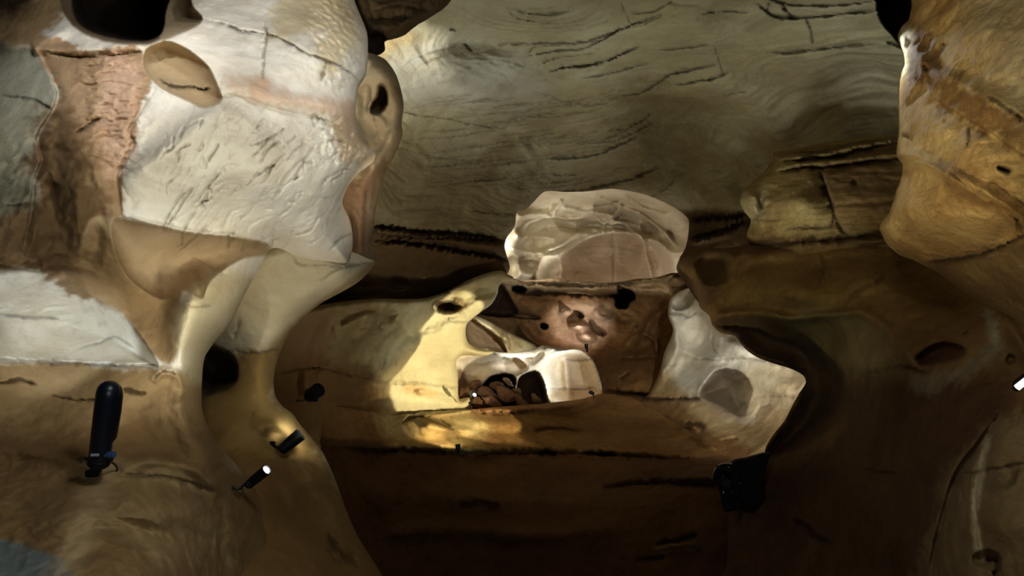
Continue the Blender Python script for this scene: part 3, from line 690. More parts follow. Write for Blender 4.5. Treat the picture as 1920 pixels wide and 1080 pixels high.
# ---- floor of the chamber, ending in a drop
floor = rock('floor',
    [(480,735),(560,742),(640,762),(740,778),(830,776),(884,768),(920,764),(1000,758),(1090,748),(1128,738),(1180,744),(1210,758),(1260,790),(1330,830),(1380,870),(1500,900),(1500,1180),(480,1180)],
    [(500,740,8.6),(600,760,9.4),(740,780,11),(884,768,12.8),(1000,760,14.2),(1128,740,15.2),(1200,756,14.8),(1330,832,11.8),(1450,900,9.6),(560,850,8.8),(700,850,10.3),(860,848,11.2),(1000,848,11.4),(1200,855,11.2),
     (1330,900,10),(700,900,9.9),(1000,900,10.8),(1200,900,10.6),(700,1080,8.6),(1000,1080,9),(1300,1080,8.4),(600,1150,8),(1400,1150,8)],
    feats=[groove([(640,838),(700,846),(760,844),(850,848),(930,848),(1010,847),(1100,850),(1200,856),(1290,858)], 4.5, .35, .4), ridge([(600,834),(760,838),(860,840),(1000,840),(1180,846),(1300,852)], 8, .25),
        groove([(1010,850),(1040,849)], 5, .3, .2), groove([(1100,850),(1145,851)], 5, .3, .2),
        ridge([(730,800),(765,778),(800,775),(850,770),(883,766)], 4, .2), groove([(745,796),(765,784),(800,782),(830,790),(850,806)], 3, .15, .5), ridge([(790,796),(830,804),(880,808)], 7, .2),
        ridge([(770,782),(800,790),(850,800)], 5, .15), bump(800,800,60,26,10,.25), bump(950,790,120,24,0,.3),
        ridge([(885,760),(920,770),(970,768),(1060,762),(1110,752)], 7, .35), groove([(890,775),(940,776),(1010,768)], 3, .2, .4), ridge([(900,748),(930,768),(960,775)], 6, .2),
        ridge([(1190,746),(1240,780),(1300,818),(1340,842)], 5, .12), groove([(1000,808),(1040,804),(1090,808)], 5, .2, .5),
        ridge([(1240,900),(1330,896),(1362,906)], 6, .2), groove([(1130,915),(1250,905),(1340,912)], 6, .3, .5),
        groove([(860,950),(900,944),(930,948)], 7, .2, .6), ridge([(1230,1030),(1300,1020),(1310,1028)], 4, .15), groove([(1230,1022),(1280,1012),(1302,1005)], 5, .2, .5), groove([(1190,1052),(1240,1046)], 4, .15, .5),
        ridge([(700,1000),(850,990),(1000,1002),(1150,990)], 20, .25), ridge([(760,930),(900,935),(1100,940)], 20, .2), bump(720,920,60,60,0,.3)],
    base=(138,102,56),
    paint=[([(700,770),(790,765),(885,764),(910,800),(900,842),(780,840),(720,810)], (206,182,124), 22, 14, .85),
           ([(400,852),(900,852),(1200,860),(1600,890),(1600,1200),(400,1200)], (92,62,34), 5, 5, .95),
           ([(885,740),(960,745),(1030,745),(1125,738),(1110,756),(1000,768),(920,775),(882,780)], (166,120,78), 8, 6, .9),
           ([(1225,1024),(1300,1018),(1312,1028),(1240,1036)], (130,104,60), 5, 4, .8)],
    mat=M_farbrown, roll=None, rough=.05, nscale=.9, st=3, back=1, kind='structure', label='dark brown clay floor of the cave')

# ---- the strata block on the right and the big dark buttress below it
rock('strata_block',
    [(1388,376),(1396,356),(1416,336),(1436,318),(1448,300),(1450,288),(1480,280),(1540,270),(1620,256),(1690,250),(1860,240),(1860,560),(1600,540),(1500,520),(1480,480),(1440,466),(1408,458),(1399,440),(1408,414),(1397,398)],
    [(1390,378,7.9),(1440,320,7.9),(1460,290,8.3),(1600,270,8.0),(1700,260,7.8),(1420,440,7.6),(1500,380,7.0),(1600,360,6.9),(1700,380,6.6),(1500,460,7.0),(1650,460,6.6),(1850,300,7),(1850,540,6)],
    feats=[ridge([(1450,300),(1520,290),(1600,276),(1690,262)], 8, .25), groove([(1460,302),(1530,296),(1580,292),(1600,284),(1690,268)], 4, .25, .3), groove([(1480,288),(1540,284),(1590,272),(1680,258)], 4, .2, .4),
        groove([(1456,322),(1500,316),(1540,315),(1600,308),(1690,298)], 4, .25, .25), ridge([(1450,312),(1540,306),(1690,288)], 6, .15),
        groove([(1534,318),(1541,336),(1548,352),(1556,376),(1562,398)], 4, .22, .15), groove([(1562,398),(1572,420),(1580,432),(1588,440)], 2.6, .1, .6),
        groove([(1470,430),(1520,426),(1560,424),(1564,404)], 2.6, .08, .5), groove([(1600,336),(1604,346)], 5, .1, .35), step([(1560,402),(1550,370),(1536,318)], 14, .12),
        bump(1405,380,24,34,0,.25), ridge([(1400,358),(1418,372),(1416,392),(1424,402)], 6, .1), groove([(1420,370),(1430,395),(1412,412)], 4, .08, .5),
        groove([(1440,462),(1520,452),(1600,446),(1680,440)], 5, .2, .4), bowl(1400,460,22,20,0,.2), ridge([(1600,455),(1640,452),(1670,448)], 6, .12), bump(1490,380,60,40,-10,.2)],
    base=(176,152,96),
    paint=[([(1388,376),(1400,360),(1430,345),(1436,400),(1410,420),(1395,398)], (196,182,136), 8, 10, .9),
           ([(1540,310),(1700,290),(1860,290),(1860,420),(1570,420),(1552,360)], (140,108,62), 14, 16, .8),
           ([(1400,450),(1500,440),(1700,425),(1860,420),(1860,580),(1400,560)], (120,90,48), 16, 14, .8)],
    mat=M_ochre, roll=(22,.5), rough=.035, nscale=1.6, strata=.06, back=1.2, edge_n=2, label='layered brown rock block with a vertical crack under the ceiling', cat='rock formation')

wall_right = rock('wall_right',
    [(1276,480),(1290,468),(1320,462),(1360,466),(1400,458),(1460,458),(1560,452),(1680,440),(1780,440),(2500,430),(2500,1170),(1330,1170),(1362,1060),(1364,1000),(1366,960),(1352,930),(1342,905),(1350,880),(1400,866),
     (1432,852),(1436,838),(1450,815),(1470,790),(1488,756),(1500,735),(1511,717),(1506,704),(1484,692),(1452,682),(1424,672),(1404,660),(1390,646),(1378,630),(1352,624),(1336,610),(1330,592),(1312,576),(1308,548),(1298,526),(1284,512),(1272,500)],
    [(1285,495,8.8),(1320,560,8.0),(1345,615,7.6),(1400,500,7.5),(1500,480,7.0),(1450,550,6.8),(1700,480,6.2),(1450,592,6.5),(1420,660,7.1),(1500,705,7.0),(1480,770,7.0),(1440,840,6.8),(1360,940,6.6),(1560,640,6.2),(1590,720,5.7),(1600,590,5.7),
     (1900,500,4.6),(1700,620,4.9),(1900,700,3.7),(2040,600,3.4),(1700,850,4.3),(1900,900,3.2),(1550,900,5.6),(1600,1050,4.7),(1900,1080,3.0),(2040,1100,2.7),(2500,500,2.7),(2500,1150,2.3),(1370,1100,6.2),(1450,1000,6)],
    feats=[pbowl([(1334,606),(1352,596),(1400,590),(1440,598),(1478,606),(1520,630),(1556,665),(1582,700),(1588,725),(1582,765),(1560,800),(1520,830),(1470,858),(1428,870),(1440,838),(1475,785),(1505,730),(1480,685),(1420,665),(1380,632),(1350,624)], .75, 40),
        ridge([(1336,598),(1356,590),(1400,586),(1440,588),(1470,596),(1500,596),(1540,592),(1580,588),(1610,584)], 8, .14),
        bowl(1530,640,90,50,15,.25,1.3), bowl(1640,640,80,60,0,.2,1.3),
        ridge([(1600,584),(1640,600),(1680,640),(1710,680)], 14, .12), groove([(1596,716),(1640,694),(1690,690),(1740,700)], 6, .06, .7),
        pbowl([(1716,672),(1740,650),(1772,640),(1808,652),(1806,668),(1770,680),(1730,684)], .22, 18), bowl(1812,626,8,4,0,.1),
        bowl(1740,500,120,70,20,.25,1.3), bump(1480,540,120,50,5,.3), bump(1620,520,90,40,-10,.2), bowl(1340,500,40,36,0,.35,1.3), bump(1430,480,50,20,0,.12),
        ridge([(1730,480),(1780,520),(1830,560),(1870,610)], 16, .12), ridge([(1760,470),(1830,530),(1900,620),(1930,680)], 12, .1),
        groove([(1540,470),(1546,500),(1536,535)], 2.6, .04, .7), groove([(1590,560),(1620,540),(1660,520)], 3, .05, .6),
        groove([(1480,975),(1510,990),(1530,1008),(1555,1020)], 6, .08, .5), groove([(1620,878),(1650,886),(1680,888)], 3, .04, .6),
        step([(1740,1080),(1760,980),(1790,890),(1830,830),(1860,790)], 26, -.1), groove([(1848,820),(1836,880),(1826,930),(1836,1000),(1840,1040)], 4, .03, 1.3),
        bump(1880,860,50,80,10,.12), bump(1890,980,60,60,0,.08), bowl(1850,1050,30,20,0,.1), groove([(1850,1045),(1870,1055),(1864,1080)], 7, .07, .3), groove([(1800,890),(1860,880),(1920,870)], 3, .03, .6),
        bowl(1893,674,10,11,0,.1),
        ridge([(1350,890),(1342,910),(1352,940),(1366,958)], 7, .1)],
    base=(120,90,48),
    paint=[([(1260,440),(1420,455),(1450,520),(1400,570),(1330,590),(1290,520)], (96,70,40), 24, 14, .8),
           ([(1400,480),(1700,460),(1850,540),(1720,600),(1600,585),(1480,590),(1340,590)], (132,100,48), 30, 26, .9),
           ([(1334,606),(1352,598),(1400,592),(1440,598),(1520,630),(1582,700),(1588,725),(1582,765),(1520,830),(1428,870),(1440,838),(1505,730),(1420,665)], (74,52,30), 10, 6, .9),  # recess turned from the light, its shade put into the colour
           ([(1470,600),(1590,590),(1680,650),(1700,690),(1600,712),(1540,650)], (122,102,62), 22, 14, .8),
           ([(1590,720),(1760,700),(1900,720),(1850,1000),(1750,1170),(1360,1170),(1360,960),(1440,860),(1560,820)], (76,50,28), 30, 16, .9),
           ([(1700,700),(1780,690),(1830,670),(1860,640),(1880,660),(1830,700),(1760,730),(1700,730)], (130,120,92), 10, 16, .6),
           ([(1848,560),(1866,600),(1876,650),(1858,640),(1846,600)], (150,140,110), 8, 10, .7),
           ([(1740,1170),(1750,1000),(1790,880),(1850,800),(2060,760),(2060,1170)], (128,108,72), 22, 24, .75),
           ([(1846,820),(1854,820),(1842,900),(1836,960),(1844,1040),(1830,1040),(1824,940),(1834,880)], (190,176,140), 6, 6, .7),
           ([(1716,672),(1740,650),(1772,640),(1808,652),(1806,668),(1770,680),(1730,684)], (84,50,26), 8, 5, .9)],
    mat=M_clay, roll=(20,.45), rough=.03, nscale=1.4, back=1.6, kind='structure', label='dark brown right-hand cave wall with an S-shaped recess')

rock('rock_spur',
    [(1712,-90),(1710,10),(1704,36),(1690,52),(1684,68),(1690,90),(1696,118),(1688,140),(1684,160),(1684,220),(1683,270),(1682,292),(1692,308),(1690,330),(1682,352),(1676,372),(1668,395),(1656,412),(1649,428),
     (1656,446),(1668,464),(1690,480),(1720,492),(1760,512),(1800,545),(1840,580),(1868,612),(1880,650),(1940,700),(2300,760),(2500,780),(2500,-90)],
    [(1712,-60,4.3),(1690,100,4.2),(1690,300,3.95),(1655,430,4.1),(1750,500,4.2),(1870,620,4.4),(1800,-60,3.8),(1800,150,3.4),(1760,300,3.3),(1750,420,3.45),(1900,470,3.3),(1920,200,2.9),(2060,100,2.6),(2060,400,2.7),(1920,640,3.9),(2060,690,3.4),(2500,-60,2.3),(2500,400,2.2),(2500,740,2.5)],
    feats=[ridge([(1700,90),(1722,110),(1745,135),(1800,160),(1860,190),(1930,220)], 18, .12), step([(1930,300),(1860,250),(1800,215),(1760,190),(1720,140)], 30, .08),
        ridge([(1684,292),(1720,296),(1790,330),(1860,370),(1930,420)], 14, .14), step([(1690,300),(1740,305),(1800,340),(1930,430)], 24, .07),
        ridge([(1650,428),(1700,400),(1760,410)], 26, .1), ridge([(1720,492),(1780,486),(1840,474),(1890,456),(1920,440)], 7, .10), step([(1720,494),(1780,488),(1840,476),(1930,440)][::-1], 30, .18),
        groove([(1740,492),(1800,484),(1860,470),(1920,440)], 4, .06, .35), groove([(1730,120),(1738,132)], 5, .06, .3), groove([(1870,312),(1892,322)], 5, .05, .2), groove([(1690,252),(1702,258)], 5, .04, .4),
        groove([(1812,230),(1818,260),(1812,272)], 3, .03, .5), groove([(1850,180),(1880,196),(1920,228)], 5, .04, .45), groove([(1766,80),(1770,84)], 4, .03, .3), groove([(1904,410),(1916,430)], 5, .05, .3),
        bump(1750,240,60,50,20,.08), bump(1830,420,80,40,20,.08), bump(1840,60,70,60,0,.08), bump(1694,80,10,20,0,.1)],
    base=(196,160,92),
    paint=[([(1720,60),(1760,90),(1790,160),(1860,190),(2100,250),(2100,330),(1860,250),(1790,220),(1740,170),(1700,130)], (128,90,40), 14, 30, .85),
           ([(1780,340),(1860,370),(1960,430),(1960,480),(1880,420),(1800,380)], (160,122,62), 14, 20, .7),
           ([(1684,60),(1704,50),(1706,90),(1700,150),(1690,140)], (220,206,160), 8, 10, .9),
           ([(1690,160),(1760,180),(1800,260),(1700,290),(1684,240)], (206,174,108), 14, 20, .6),
           ([(1690,440),(1760,440),(1860,460),(1730,494),(1690,478)], (150,112,52), 14, 14, .6),
           ([(1740,500),(1920,450),(2600,440),(2600,800),(1870,640)], (128,98,54), 10, 16, .9),
           ([(1820,-60),(2000,-60),(2000,200),(1880,180)], (186,164,116), 40, 24, .7)],
    mat=M_ochre, roll=(26,.35), rough=.028, nscale=2.4, strata=.03, back=2.2, edge_n=1.5, label='rough golden-brown rock spur jutting in at the right edge', cat='rock formation')
#@@OBJECTS
# ------------------------------------------------------------------ outer rock mass closing the cave on all sides
def outer():
    U, V_ = 72, 40; vs = []; fs = []
    for j in range(V_+1):
        for i in range(U):
            th = math.pi*j/V_; ph = 2*math.pi*i/U
            vs.append((18*math.sin(th)*math.cos(ph), 11+23*math.sin(th)*math.sin(ph), 3+12*math.cos(th)))
    v = np.array(vs); n = fbm(v[:, 0]*.25, v[:, 1]*.25, v[:, 2]*.25, 4)[:, None]
    v = v+(v-np.array([0, 11, 3]))*n*.06
    for j in range(V_):
        for i in range(U):
            a = j*U+i; b = j*U+(i+1) % U; fs.append((a, b, b+U, a+U))
    me = bpy.data.meshes.new('wall_outer'); me.from_pydata(v.tolist(), [], fs)
    for p in me.polygons: p.use_smooth = True
    at = me.color_attributes.new('Col', 'FLOAT_COLOR', 'POINT')
    at.data.foreach_set('color', np.tile(np.array([*lin(DARKB), 1], np.float32), (len(v), 1)).ravel())
    me.materials.append(M_farbrown); o = bpy.data.objects.new('wall_outer', me); C.objects.link(o); o['kind'] = 'structure'
outer()

# ------------------------------------------------------------------ light fittings
M_black = plain('black_painted_metal', (12, 13, 16), .42, .2, spec=.35)
M_blue = plain('blue_black_metal', (17, 22, 34), .36, .4)
M_matt = plain('matt_black_plastic', (6, 6, 7), .7, spec=.2)
M_plate = plain('grey_label_plate', (120, 126, 140), .5)
M_knob = plain('blue_plastic', (40, 62, 100), .45)
M_cable = plain('dirty_brown_cable', (48, 34, 22), .8)
M_glint = plain('bright_glint_metal', (190, 195, 190), .25, .9)
M_lens = plain('glowing_lens', (255, 250, 240), .3, 0, (1.0, .95, .86), 5)
M_dimlens = plain('glowing_lens_warm', (255, 245, 220), .3, 0, (1.0, .88, .62), 8)

def mesh_obj(name, bm, mat, parent=None, smooth=True):
    me = bpy.data.meshes.new(name); bmesh.ops.recalc_face_normals(bm, faces=bm.faces); bm.to_mesh(me); bm.free()
    me.materials.append(mat)
    if smooth:
        for p in me.polygons: p.use_smooth = True
        try: me.set_sharp_from_angle(angle=math.radians(40))
        except Exception: pass
    o = bpy.data.objects.new(name, me); C.objects.link(o)
    if parent: o.parent = parent; o.matrix_parent_inverse = Matrix.Identity(4); o.location = -parent.location if False else (0, 0, 0)
    return o
def root(name, loc, label, cat, group=None):
    o = bpy.data.objects.new(name, None); C.objects.link(o); o.location = loc; o['label'] = label; o['category'] = cat
    o.empty_display_size = .1
    if group: o['group'] = group
    return o
def lathe(bm, a, b, prof, seg=28, sx=1.0):
    """surface of revolution from a to b; prof = (t along, radius)"""
    a = Vector(a); b = Vector(b); ax = (b-a); L = ax.length; ax.normalize()
    u = ax.orthogonal().normalized()
    if abs(ax.y) < .95: u = ax.cross(Vector((0, 1, 0))).normalized()
    w_ = ax.cross(u)
    rings = []
    for t, r in prof:
        rings.append([bm.verts.new(a+ax*L*t+(u*math.cos(2*math.pi*k/seg)*sx+w_*math.sin(2*math.pi*k/seg))*r) for k in range(seg)])
    for r0, r1 in zip(rings, rings[1:]):
        for k in range(seg): bm.faces.new((r0[k], r0[(k+1) % seg], r1[(k+1) % seg], r1[k]))
    for r in (rings[0], rings[-1]):
        bm.faces.new(r)
def tube(bm, pts, r, seg=10):
    p = [Vector(q) for q in pts]; c = smooth_poly([(0, 0)]*2, False) if False else None
    fine = []
    for i in range(len(p)-1):
        a, b, c_, d = p[max(i-1, 0)], p[i], p[i+1], p[min(i+2, len(p)-1)]
        for k in range(5):
            t = k/5
            fine.append(.5*((2*b)+(c_-a)*t+(2*a-5*b+4*c_-d)*t*t+(3*b-a-3*c_+d)*t**3))
    fine.append(p[-1]); rings = []
    for i, q in enumerate(fine):
        tg = (fine[min(i+1, len(fine)-1)]-fine[max(i-1, 0)]).normalized(); u = tg.cross(Vector((.3, 1, .2))).normalized(); w_ = tg.cross(u)
        rr = r if not callable(r) else r(i/(len(fine)-1))
        rings.append([bm.verts.new(q+(u*math.cos(2*math.pi*k/seg)+w_*math.sin(2*math.pi*k/seg))*rr) for k in range(seg)])
    for r0, r1 in zip(rings, rings[1:]):
        for k in range(seg): bm.faces.new((r0[k], r0[(k+1) % seg], r1[(k+1) % seg], r1[k]))
    bm.faces.new(rings[0]); bm.faces.new(rings[-1])
def box(bm, c, sx, sy, sz, rot=None, bev=.004):
    R = rot or Matrix.Identity(3); vs = []
    for z in (-1, 1):
        for y in (-1, 1):
            for x in (-1, 1): vs.append(bm.verts.new(Vector(c)+R @ Vector((x*sx/2, y*sy/2, z*sz/2))))
    fs = [bm.faces.new([vs[i] for i in q]) for q in ((0,1,3,2),(4,6,7,5),(0,4,5,1),(2,3,7,6),(0,2,6,4),(1,5,7,3))]
    if bev: bmesh.ops.bevel(bm, geom=list({e for f in fs for e in f.edges}), offset=bev, segments=2, affect='EDGES')

def part(name, rt, mat, build, label=None, sub=None):
    bm = bmesh.new(); build(bm)
    base = rt.location.copy()
    bmesh.ops.translate(bm, verts=bm.verts, vec=-base)
    o = mesh_obj(name, bm, mat); o.parent = sub or rt
    if label: o['label'] = label
    return o

def can_light(base, arm, back, front, r, label, lens=None, mat=None, knuckle=True, group=None, flat=1.0, cable=None, name='spotlight', lens_r=.86):
    """stage spot: rock plate, arm, knuckle, ribbed can with hood, lens"""
    mat = mat or M_black
    rt = root(name, base, label, 'spotlight', group)
    base = Vector(base); arm = [Vector(q) for q in arm]; back = Vector(back); front = Vector(front)
    part('housing', rt, mat, lambda bm: lathe(bm, back, front, [(0, r*.35), (.03, r*.72), (.09, r*.88), (.16, r*.92), (.17, r*.86), (.20, r*.86), (.21, r*.93), (.25, r*.93), (.26, r*.87), (.29, r*.87), (.30, r*.95),
        (.6, r), (.97, r*1.03), (1.0, r*1.04), (1.0, r*.92), (.90, r*.9)], sx=flat))
    ax = (front-back)
    part('lens', rt, lens or M_matt, lambda bm: lathe(bm, back+ax*.90, back+ax*.985, [(0, r*.5), (.3, r*lens_r), (.8, r*lens_r), (1, r*.5)], sx=flat), label='glowing round lens' if lens else None)
    part('arm', rt, mat, lambda bm: tube(bm, arm, r*.26))
    part('mounting_plate', rt, M_matt, lambda bm: (box(bm, base, r*1.3, r*.6, r*1.1, bev=r*.1), lathe(bm, base+Vector((0, -r*.6, 0)), base, [(0, r*.2), (.2, r*.35), (1, r*.35)])))
    if knuckle:
        k = back+ax*.2
        part('yoke', rt, M_matt, lambda bm: (lathe(bm, k+Vector((-r*1.15, 0, 0)), k+Vector((r*1.15, 0, 0)), [(0, r*.2), (.08, r*.3), (.92, r*.3), (1, r*.2)]), lathe(bm, arm[-1]+Vector((0, -r*.4, 0)), arm[-1]+Vector((0, r*.4, 0)), [(0, r*.35), (.5, r*.42), (1, r*.35)])))
    if cable:
        part('cable', rt, M_cable, lambda bm: tube(bm, cable, r*.13, 6))
    return rt

# tall floodlight tube on the left wall
rt = root('floodlight', P(186, 884, 2.86), 'tall black floodlight tube pointing up the left wall', 'floodlight')
a_, b_ = P(185, 868, 2.70), P(206, 716, 2.60)
def hood(bm):
    lathe(bm, a_, b_, [(0, .027), (.015, .033), (.05, .035), (.12, .036), (.5, .0385), (.80, .0400), (.88, .0395), (.93, .036), (.965, .029), (.99, .017), (1.0, .006)], 40)
part('housing', rt, M_blue, hood)
part('visor', rt, M_black, lambda bm: lathe(bm, a_+(b_-a_)*.30+Vector((.004, .010, 0)), a_+(b_-a_)*.985+Vector((.004, .012, 0)), [(0, .034), (.05, .0395), (.5, .0415), (.8, .0395), (.92, .031), (1, .012)], 40))
part('collar', rt, M_matt, lambda bm: lathe(bm, a_+(b_-a_)*-.015, a_+(b_-a_)*.07, [(0, .033), (.1, .038), (.9, .039), (1, .034)], 40))
part('rating_plate', rt, M_plate, lambda bm: box(bm, P(178, 853, 2.645), .030, .004, .010, Matrix.Rotation(-.03, 3, 'Y'), .001), label='small grey rating plate')
part('knob', rt, M_knob, lambda bm: (lathe(bm, P(194, 853, 2.67), P(216, 852, 2.67), [(0, .008), (.3, .009), (.45, .012), (.95, .012), (1, .009)], 20)), label='blue clamp knob')
part('bracket', rt, M_matt, lambda bm: box(bm, P(168, 860, 2.70), .040, .012, .010, Matrix.Rotation(.05, 3, 'Y')))
part('bracket', rt, M_matt, lambda bm: box(bm, P(204, 861, 2.72), .034, .014, .014))
part('bracket', rt, M_matt, lambda bm: box(bm, P(184, 876, 2.76), .030, .06, .024, bev=.005))
part('clamp', rt, M_cable, lambda bm: (lathe(bm, P(146, 861, 2.71), P(158, 860, 2.70), [(0, .006), (.3, .009), (.7, .006), (1, .008)], 12), lathe(bm, P(152, 857, 2.70), P(152, 868, 2.71), [(0, .004), (.5, .006), (1, .004)], 10)))
part('mounting_plate', rt, M_matt, lambda bm: (box(bm, P(184, 884, 2.84), .050, .10, .026, bev=.005), box(bm, P(184, 882, 2.90), .06, .08, .03, bev=.004)))
part('cable', rt, M_cable, lambda bm: (tube(bm, [P(200, 866, 2.74), P(212, 868, 2.78), P(220, 878, 2.82), P(218, 888, 2.84), P(224, 902, 2.86)], .0045, 8), tube(bm, [P(186, 886, 2.80), P(190, 898, 2.83), P(180, 908, 2.84), P(184, 915, 2.86)], .004, 8)))

# spotlight with the lit lens below the buttress
can_light(P(424, 912, 3.42), [P(426, 912, 3.42), P(440, 915, 3.42), P(450, 916, 3.43), P(458, 908, 3.46), P(466, 903, 3.48)], P(463, 911, 3.50), P(501, 880, 3.455), .0245,
    'black spotlight with a white glowing lens low on the left bank', M_lens, lens_r=.74, cable=[P(440, 916, 3.42), P(448, 924, 3.44), P(456, 922, 3.47), P(452, 914, 3.46)])
can_light(P(508, 834, 4.50), [P(510, 834, 4.5), P(518, 838, 4.48), P(528, 842, 4.45)], P(525, 846, 4.42), P(564, 814, 4.44), .038,
    'black spotlight resting on the buttress in front of a lit patch of rock')
can_light(P(588, 746, 8.75), [P(588, 746, 8.75), P(588, 744, 8.6), P(588, 740, 8.5)], P(578, 745, 8.60), P(597, 731, 8.46), .080,
    'stubby dark spotlight in shadow at the edge of the shoulder rock', knuckle=False, cable=[P(580, 748, 8.7), P(560, 752, 8.6), P(535, 750, 8.5)])
can_light(P(859, 848, 10.9), [P(859, 848, 10.9), P(860, 846, 10.86), P(860, 843, 10.84)], P(860, 845, 10.85), P(858, 833, 10.88), .036,
    'small black spotlight on the floor ledge below the yellow glow', knuckle=False)
can_light(P(1101, 658, 17.5), [P(1101, 658, 17.5), P(1101, 656, 17.3), P(1101, 655, 17.2)], P(1100, 655, 17.2), P(1099, 645, 17.2), .040,
    'tiny black spotlight below the lit hollow of the far brown wall', knuckle=False, cable=[P(1101, 656, 17.2), P(1106, 652, 17.2), P(1110, 648, 17.3)])
can_light(P(881, 756, 12.6), [P(881, 756, 12.6), P(882, 752, 12.55), P(884, 748, 12.5)], P(883, 749, 12.5), P(890, 740, 12.35), .036,
    'tiny spotlight with a bright white lens beside the arched rubble', M_lens, knuckle=False)
can_light(P(1113, 748, 14.9), [P(1113, 748, 14.9), P(1113, 743, 14.7), P(1112, 739, 14.6)], P(1114, 739, 14.6), P(1105, 734, 14.6), .034,
    'tiny black spotlight on a short stem at the right foot of the white arch', knuckle=False)

# lamp cut by the right edge of the frame
rt = root('tube_lamp', P(1932, 722, 3.45), 'bright white tube lamp under a black cover at the right edge', 'lamp')
part('tube', rt, M_lens, lambda bm: lathe(bm, P(1904, 729, 3.28), P(1945, 697, 3.30), [(0, .008), (.05, .0135), (.95, .0135), (1, .008)], 20), label='glowing white tube')
part('cover', rt, M_black, lambda bm: lathe(bm, P(1903, 723, 3.31), P(1946, 689, 3.34), [(0, .012), (.04, .018), (.96, .018), (1, .012)], 20))
part('end_cap', rt, M_matt, lambda bm: lathe(bm, P(1902, 730.5, 3.285), P(1906, 727.5, 3.285), [(0, .008), (.2, .013), (1, .0145)], 20))
part('bracket', rt, M_matt, lambda bm: (tube(bm, [P(1930, 705, 3.33), P(1934, 712, 3.45), P(1936, 720, 3.60)], .008), box(bm, P(1936, 722, 3.60), .05, .05, .05)))

# shrouded black fixture on the corner of the right wall
rt = root('shrouded_floodlight', P(1385, 955, 6.2), 'black shrouded floodlight housing on the corner of the dark right wall', 'floodlight')
def prism(bm, pts, d0, d1, shrink=.94):
    c = np.mean(pts, 0)
    A_ = [bm.verts.new(P(c[0]+(q[0]-c[0])*shrink, c[1]+(q[1]-c[1])*shrink, d0)) for q in pts]
    M1 = [bm.verts.new(P(q[0], q[1], d0+(d1-d0)*.25)) for q in pts]
    B_ = [bm.verts.new(P(q[0], q[1], d1)) for q in pts]
    n = len(pts)
    for r0, r1 in ((A_, M1), (M1, B_)):
        for i in range(n): bm.faces.new((r0[i], r0[(i+1) % n], r1[(i+1) % n], r1[i]))
    bm.faces.new(A_); bm.faces.new(B_)
part('shroud', rt, M_matt, lambda bm: prism(bm, smooth_poly([(1370,866),(1400,857),(1444,847),(1441,862),(1436,880),(1433,892),(1426,905),(1426,914),(1434,922),(1432,932),(1422,944),(1410,951),(1400,944),(1388,942),(1376,930)], n=3).tolist(), 6.10, 6.5))
part('housing', rt, M_black, lambda bm: prism(bm, smooth_poly([(1340,878),(1352,868),(1372,868),(1384,880),(1388,905),(1389,935),(1389,955),(1374,958),(1358,959),(1352,935),(1344,910),(1335,895)], n=3).tolist(), 5.98, 6.45))
part('lens', rt, M_matt, lambda bm: lathe(bm, P(1362, 906, 5.99), P(1362, 906, 5.95), [(0, .045), (.6, .046), (1, .036)], 24))
part('visor', rt, M_matt, lambda bm: box(bm, P(1358, 880, 5.93), .12, .10, .012, Matrix.Rotation(.3, 3, 'Y')))
part('visor', rt, M_matt, lambda bm: box(bm, P(1372, 930, 5.96), .10, .06, .012))
for q in ((1366, 876, .010, .005), (1355, 894, .004, .010), (1357, 923, .007, .011), (1372, 923, .005, .008), (1387, 906, .004, .012)):
    part('glint', rt, M_glint, lambda bm: box(bm, P(q[0], q[1], 5.92), q[2]*1.3, .02, q[3]*1.3, Matrix.Rotation(.2, 3, 'Y'), .001))  # bright metal slivers standing in for glints

# ------------------------------------------------------------------ broken boulders under the arch
def boulder(px, py, d, sx, sy, sz, seed, c):
    bm = bmesh.new(); bmesh.ops.create_icosphere(bm, subdivisions=4, radius=1)
    rs = np.random.RandomState(seed); planes = [(Vector(rs.normal(size=3)).normalized(), .42+.3*rs.rand()) for _ in range(16)]
    R = Matrix.Rotation(.5+rs.randn()*.35, 3, 'Y') @ Matrix.Rotation(rs.randn()*.4, 3, 'X')
    for v in bm.verts:
        p = v.co.copy()
        for n, h in planes:
            k = p.dot(n)
            if k > h: p -= n*(k-h)
        v.co = p
    co = np.array([v.co[:] for v in bm.verts]); nn = fbm(co[:, 0]*2+seed, co[:, 1]*2, co[:, 2]*2, 4)
    for v, k in zip(bm.verts, nn): v.co = v.co*(1+.16*k); v.co = R @ Vector((v.co.x*sx*1.3, v.co.y*sy*1.3, v.co.z*sz*1.4))
    me = bpy.data.meshes.new('boulder'); bm.to_mesh(me); bm.free()
    for p in me.polygons: p.use_smooth = True
    me.set_sharp_from_angle(angle=math.radians(18))
    me.materials.append(M_farbrown)
    at = me.color_attributes.new('Col', 'FLOAT_COLOR', 'POINT')
    at.data.foreach_set('color', np.tile(np.array([*lin(c), 1], np.float32), (len(me.vertices), 1)).ravel())
    o = bpy.data.objects.new('boulder', me); C.objects.link(o); o.location = P(px, py, d)
    o['category'] = 'boulder'; o['group'] = 'broken boulders under the white arch'
    return o
BL = [(872,742,13.6,.16,.14,.13,(120,86,58)), (892,722,14.2,.14,.14,.12,(140,104,74)), (912,738,14.0,.22,.16,.13,(150,112,82)), (935,724,14.4,.15,.14,.10,(132,96,66)), (952,716,14.6,.12,.10,.07,(190,160,124)),
      (945,742,14.0,.20,.16,.12,(138,100,70)), (968,736,14.3,.14,.12,.08,(170,138,104)), (925,756,13.7,.24,.16,.09,(146,106,76)), (895,757,13.4,.16,.14,.10,(126,90,62)), (975,752,14.0,.22,.14,.08,(150,110,78)), (1005,748,14.3,.16,.12,.06,(160,122,88))]
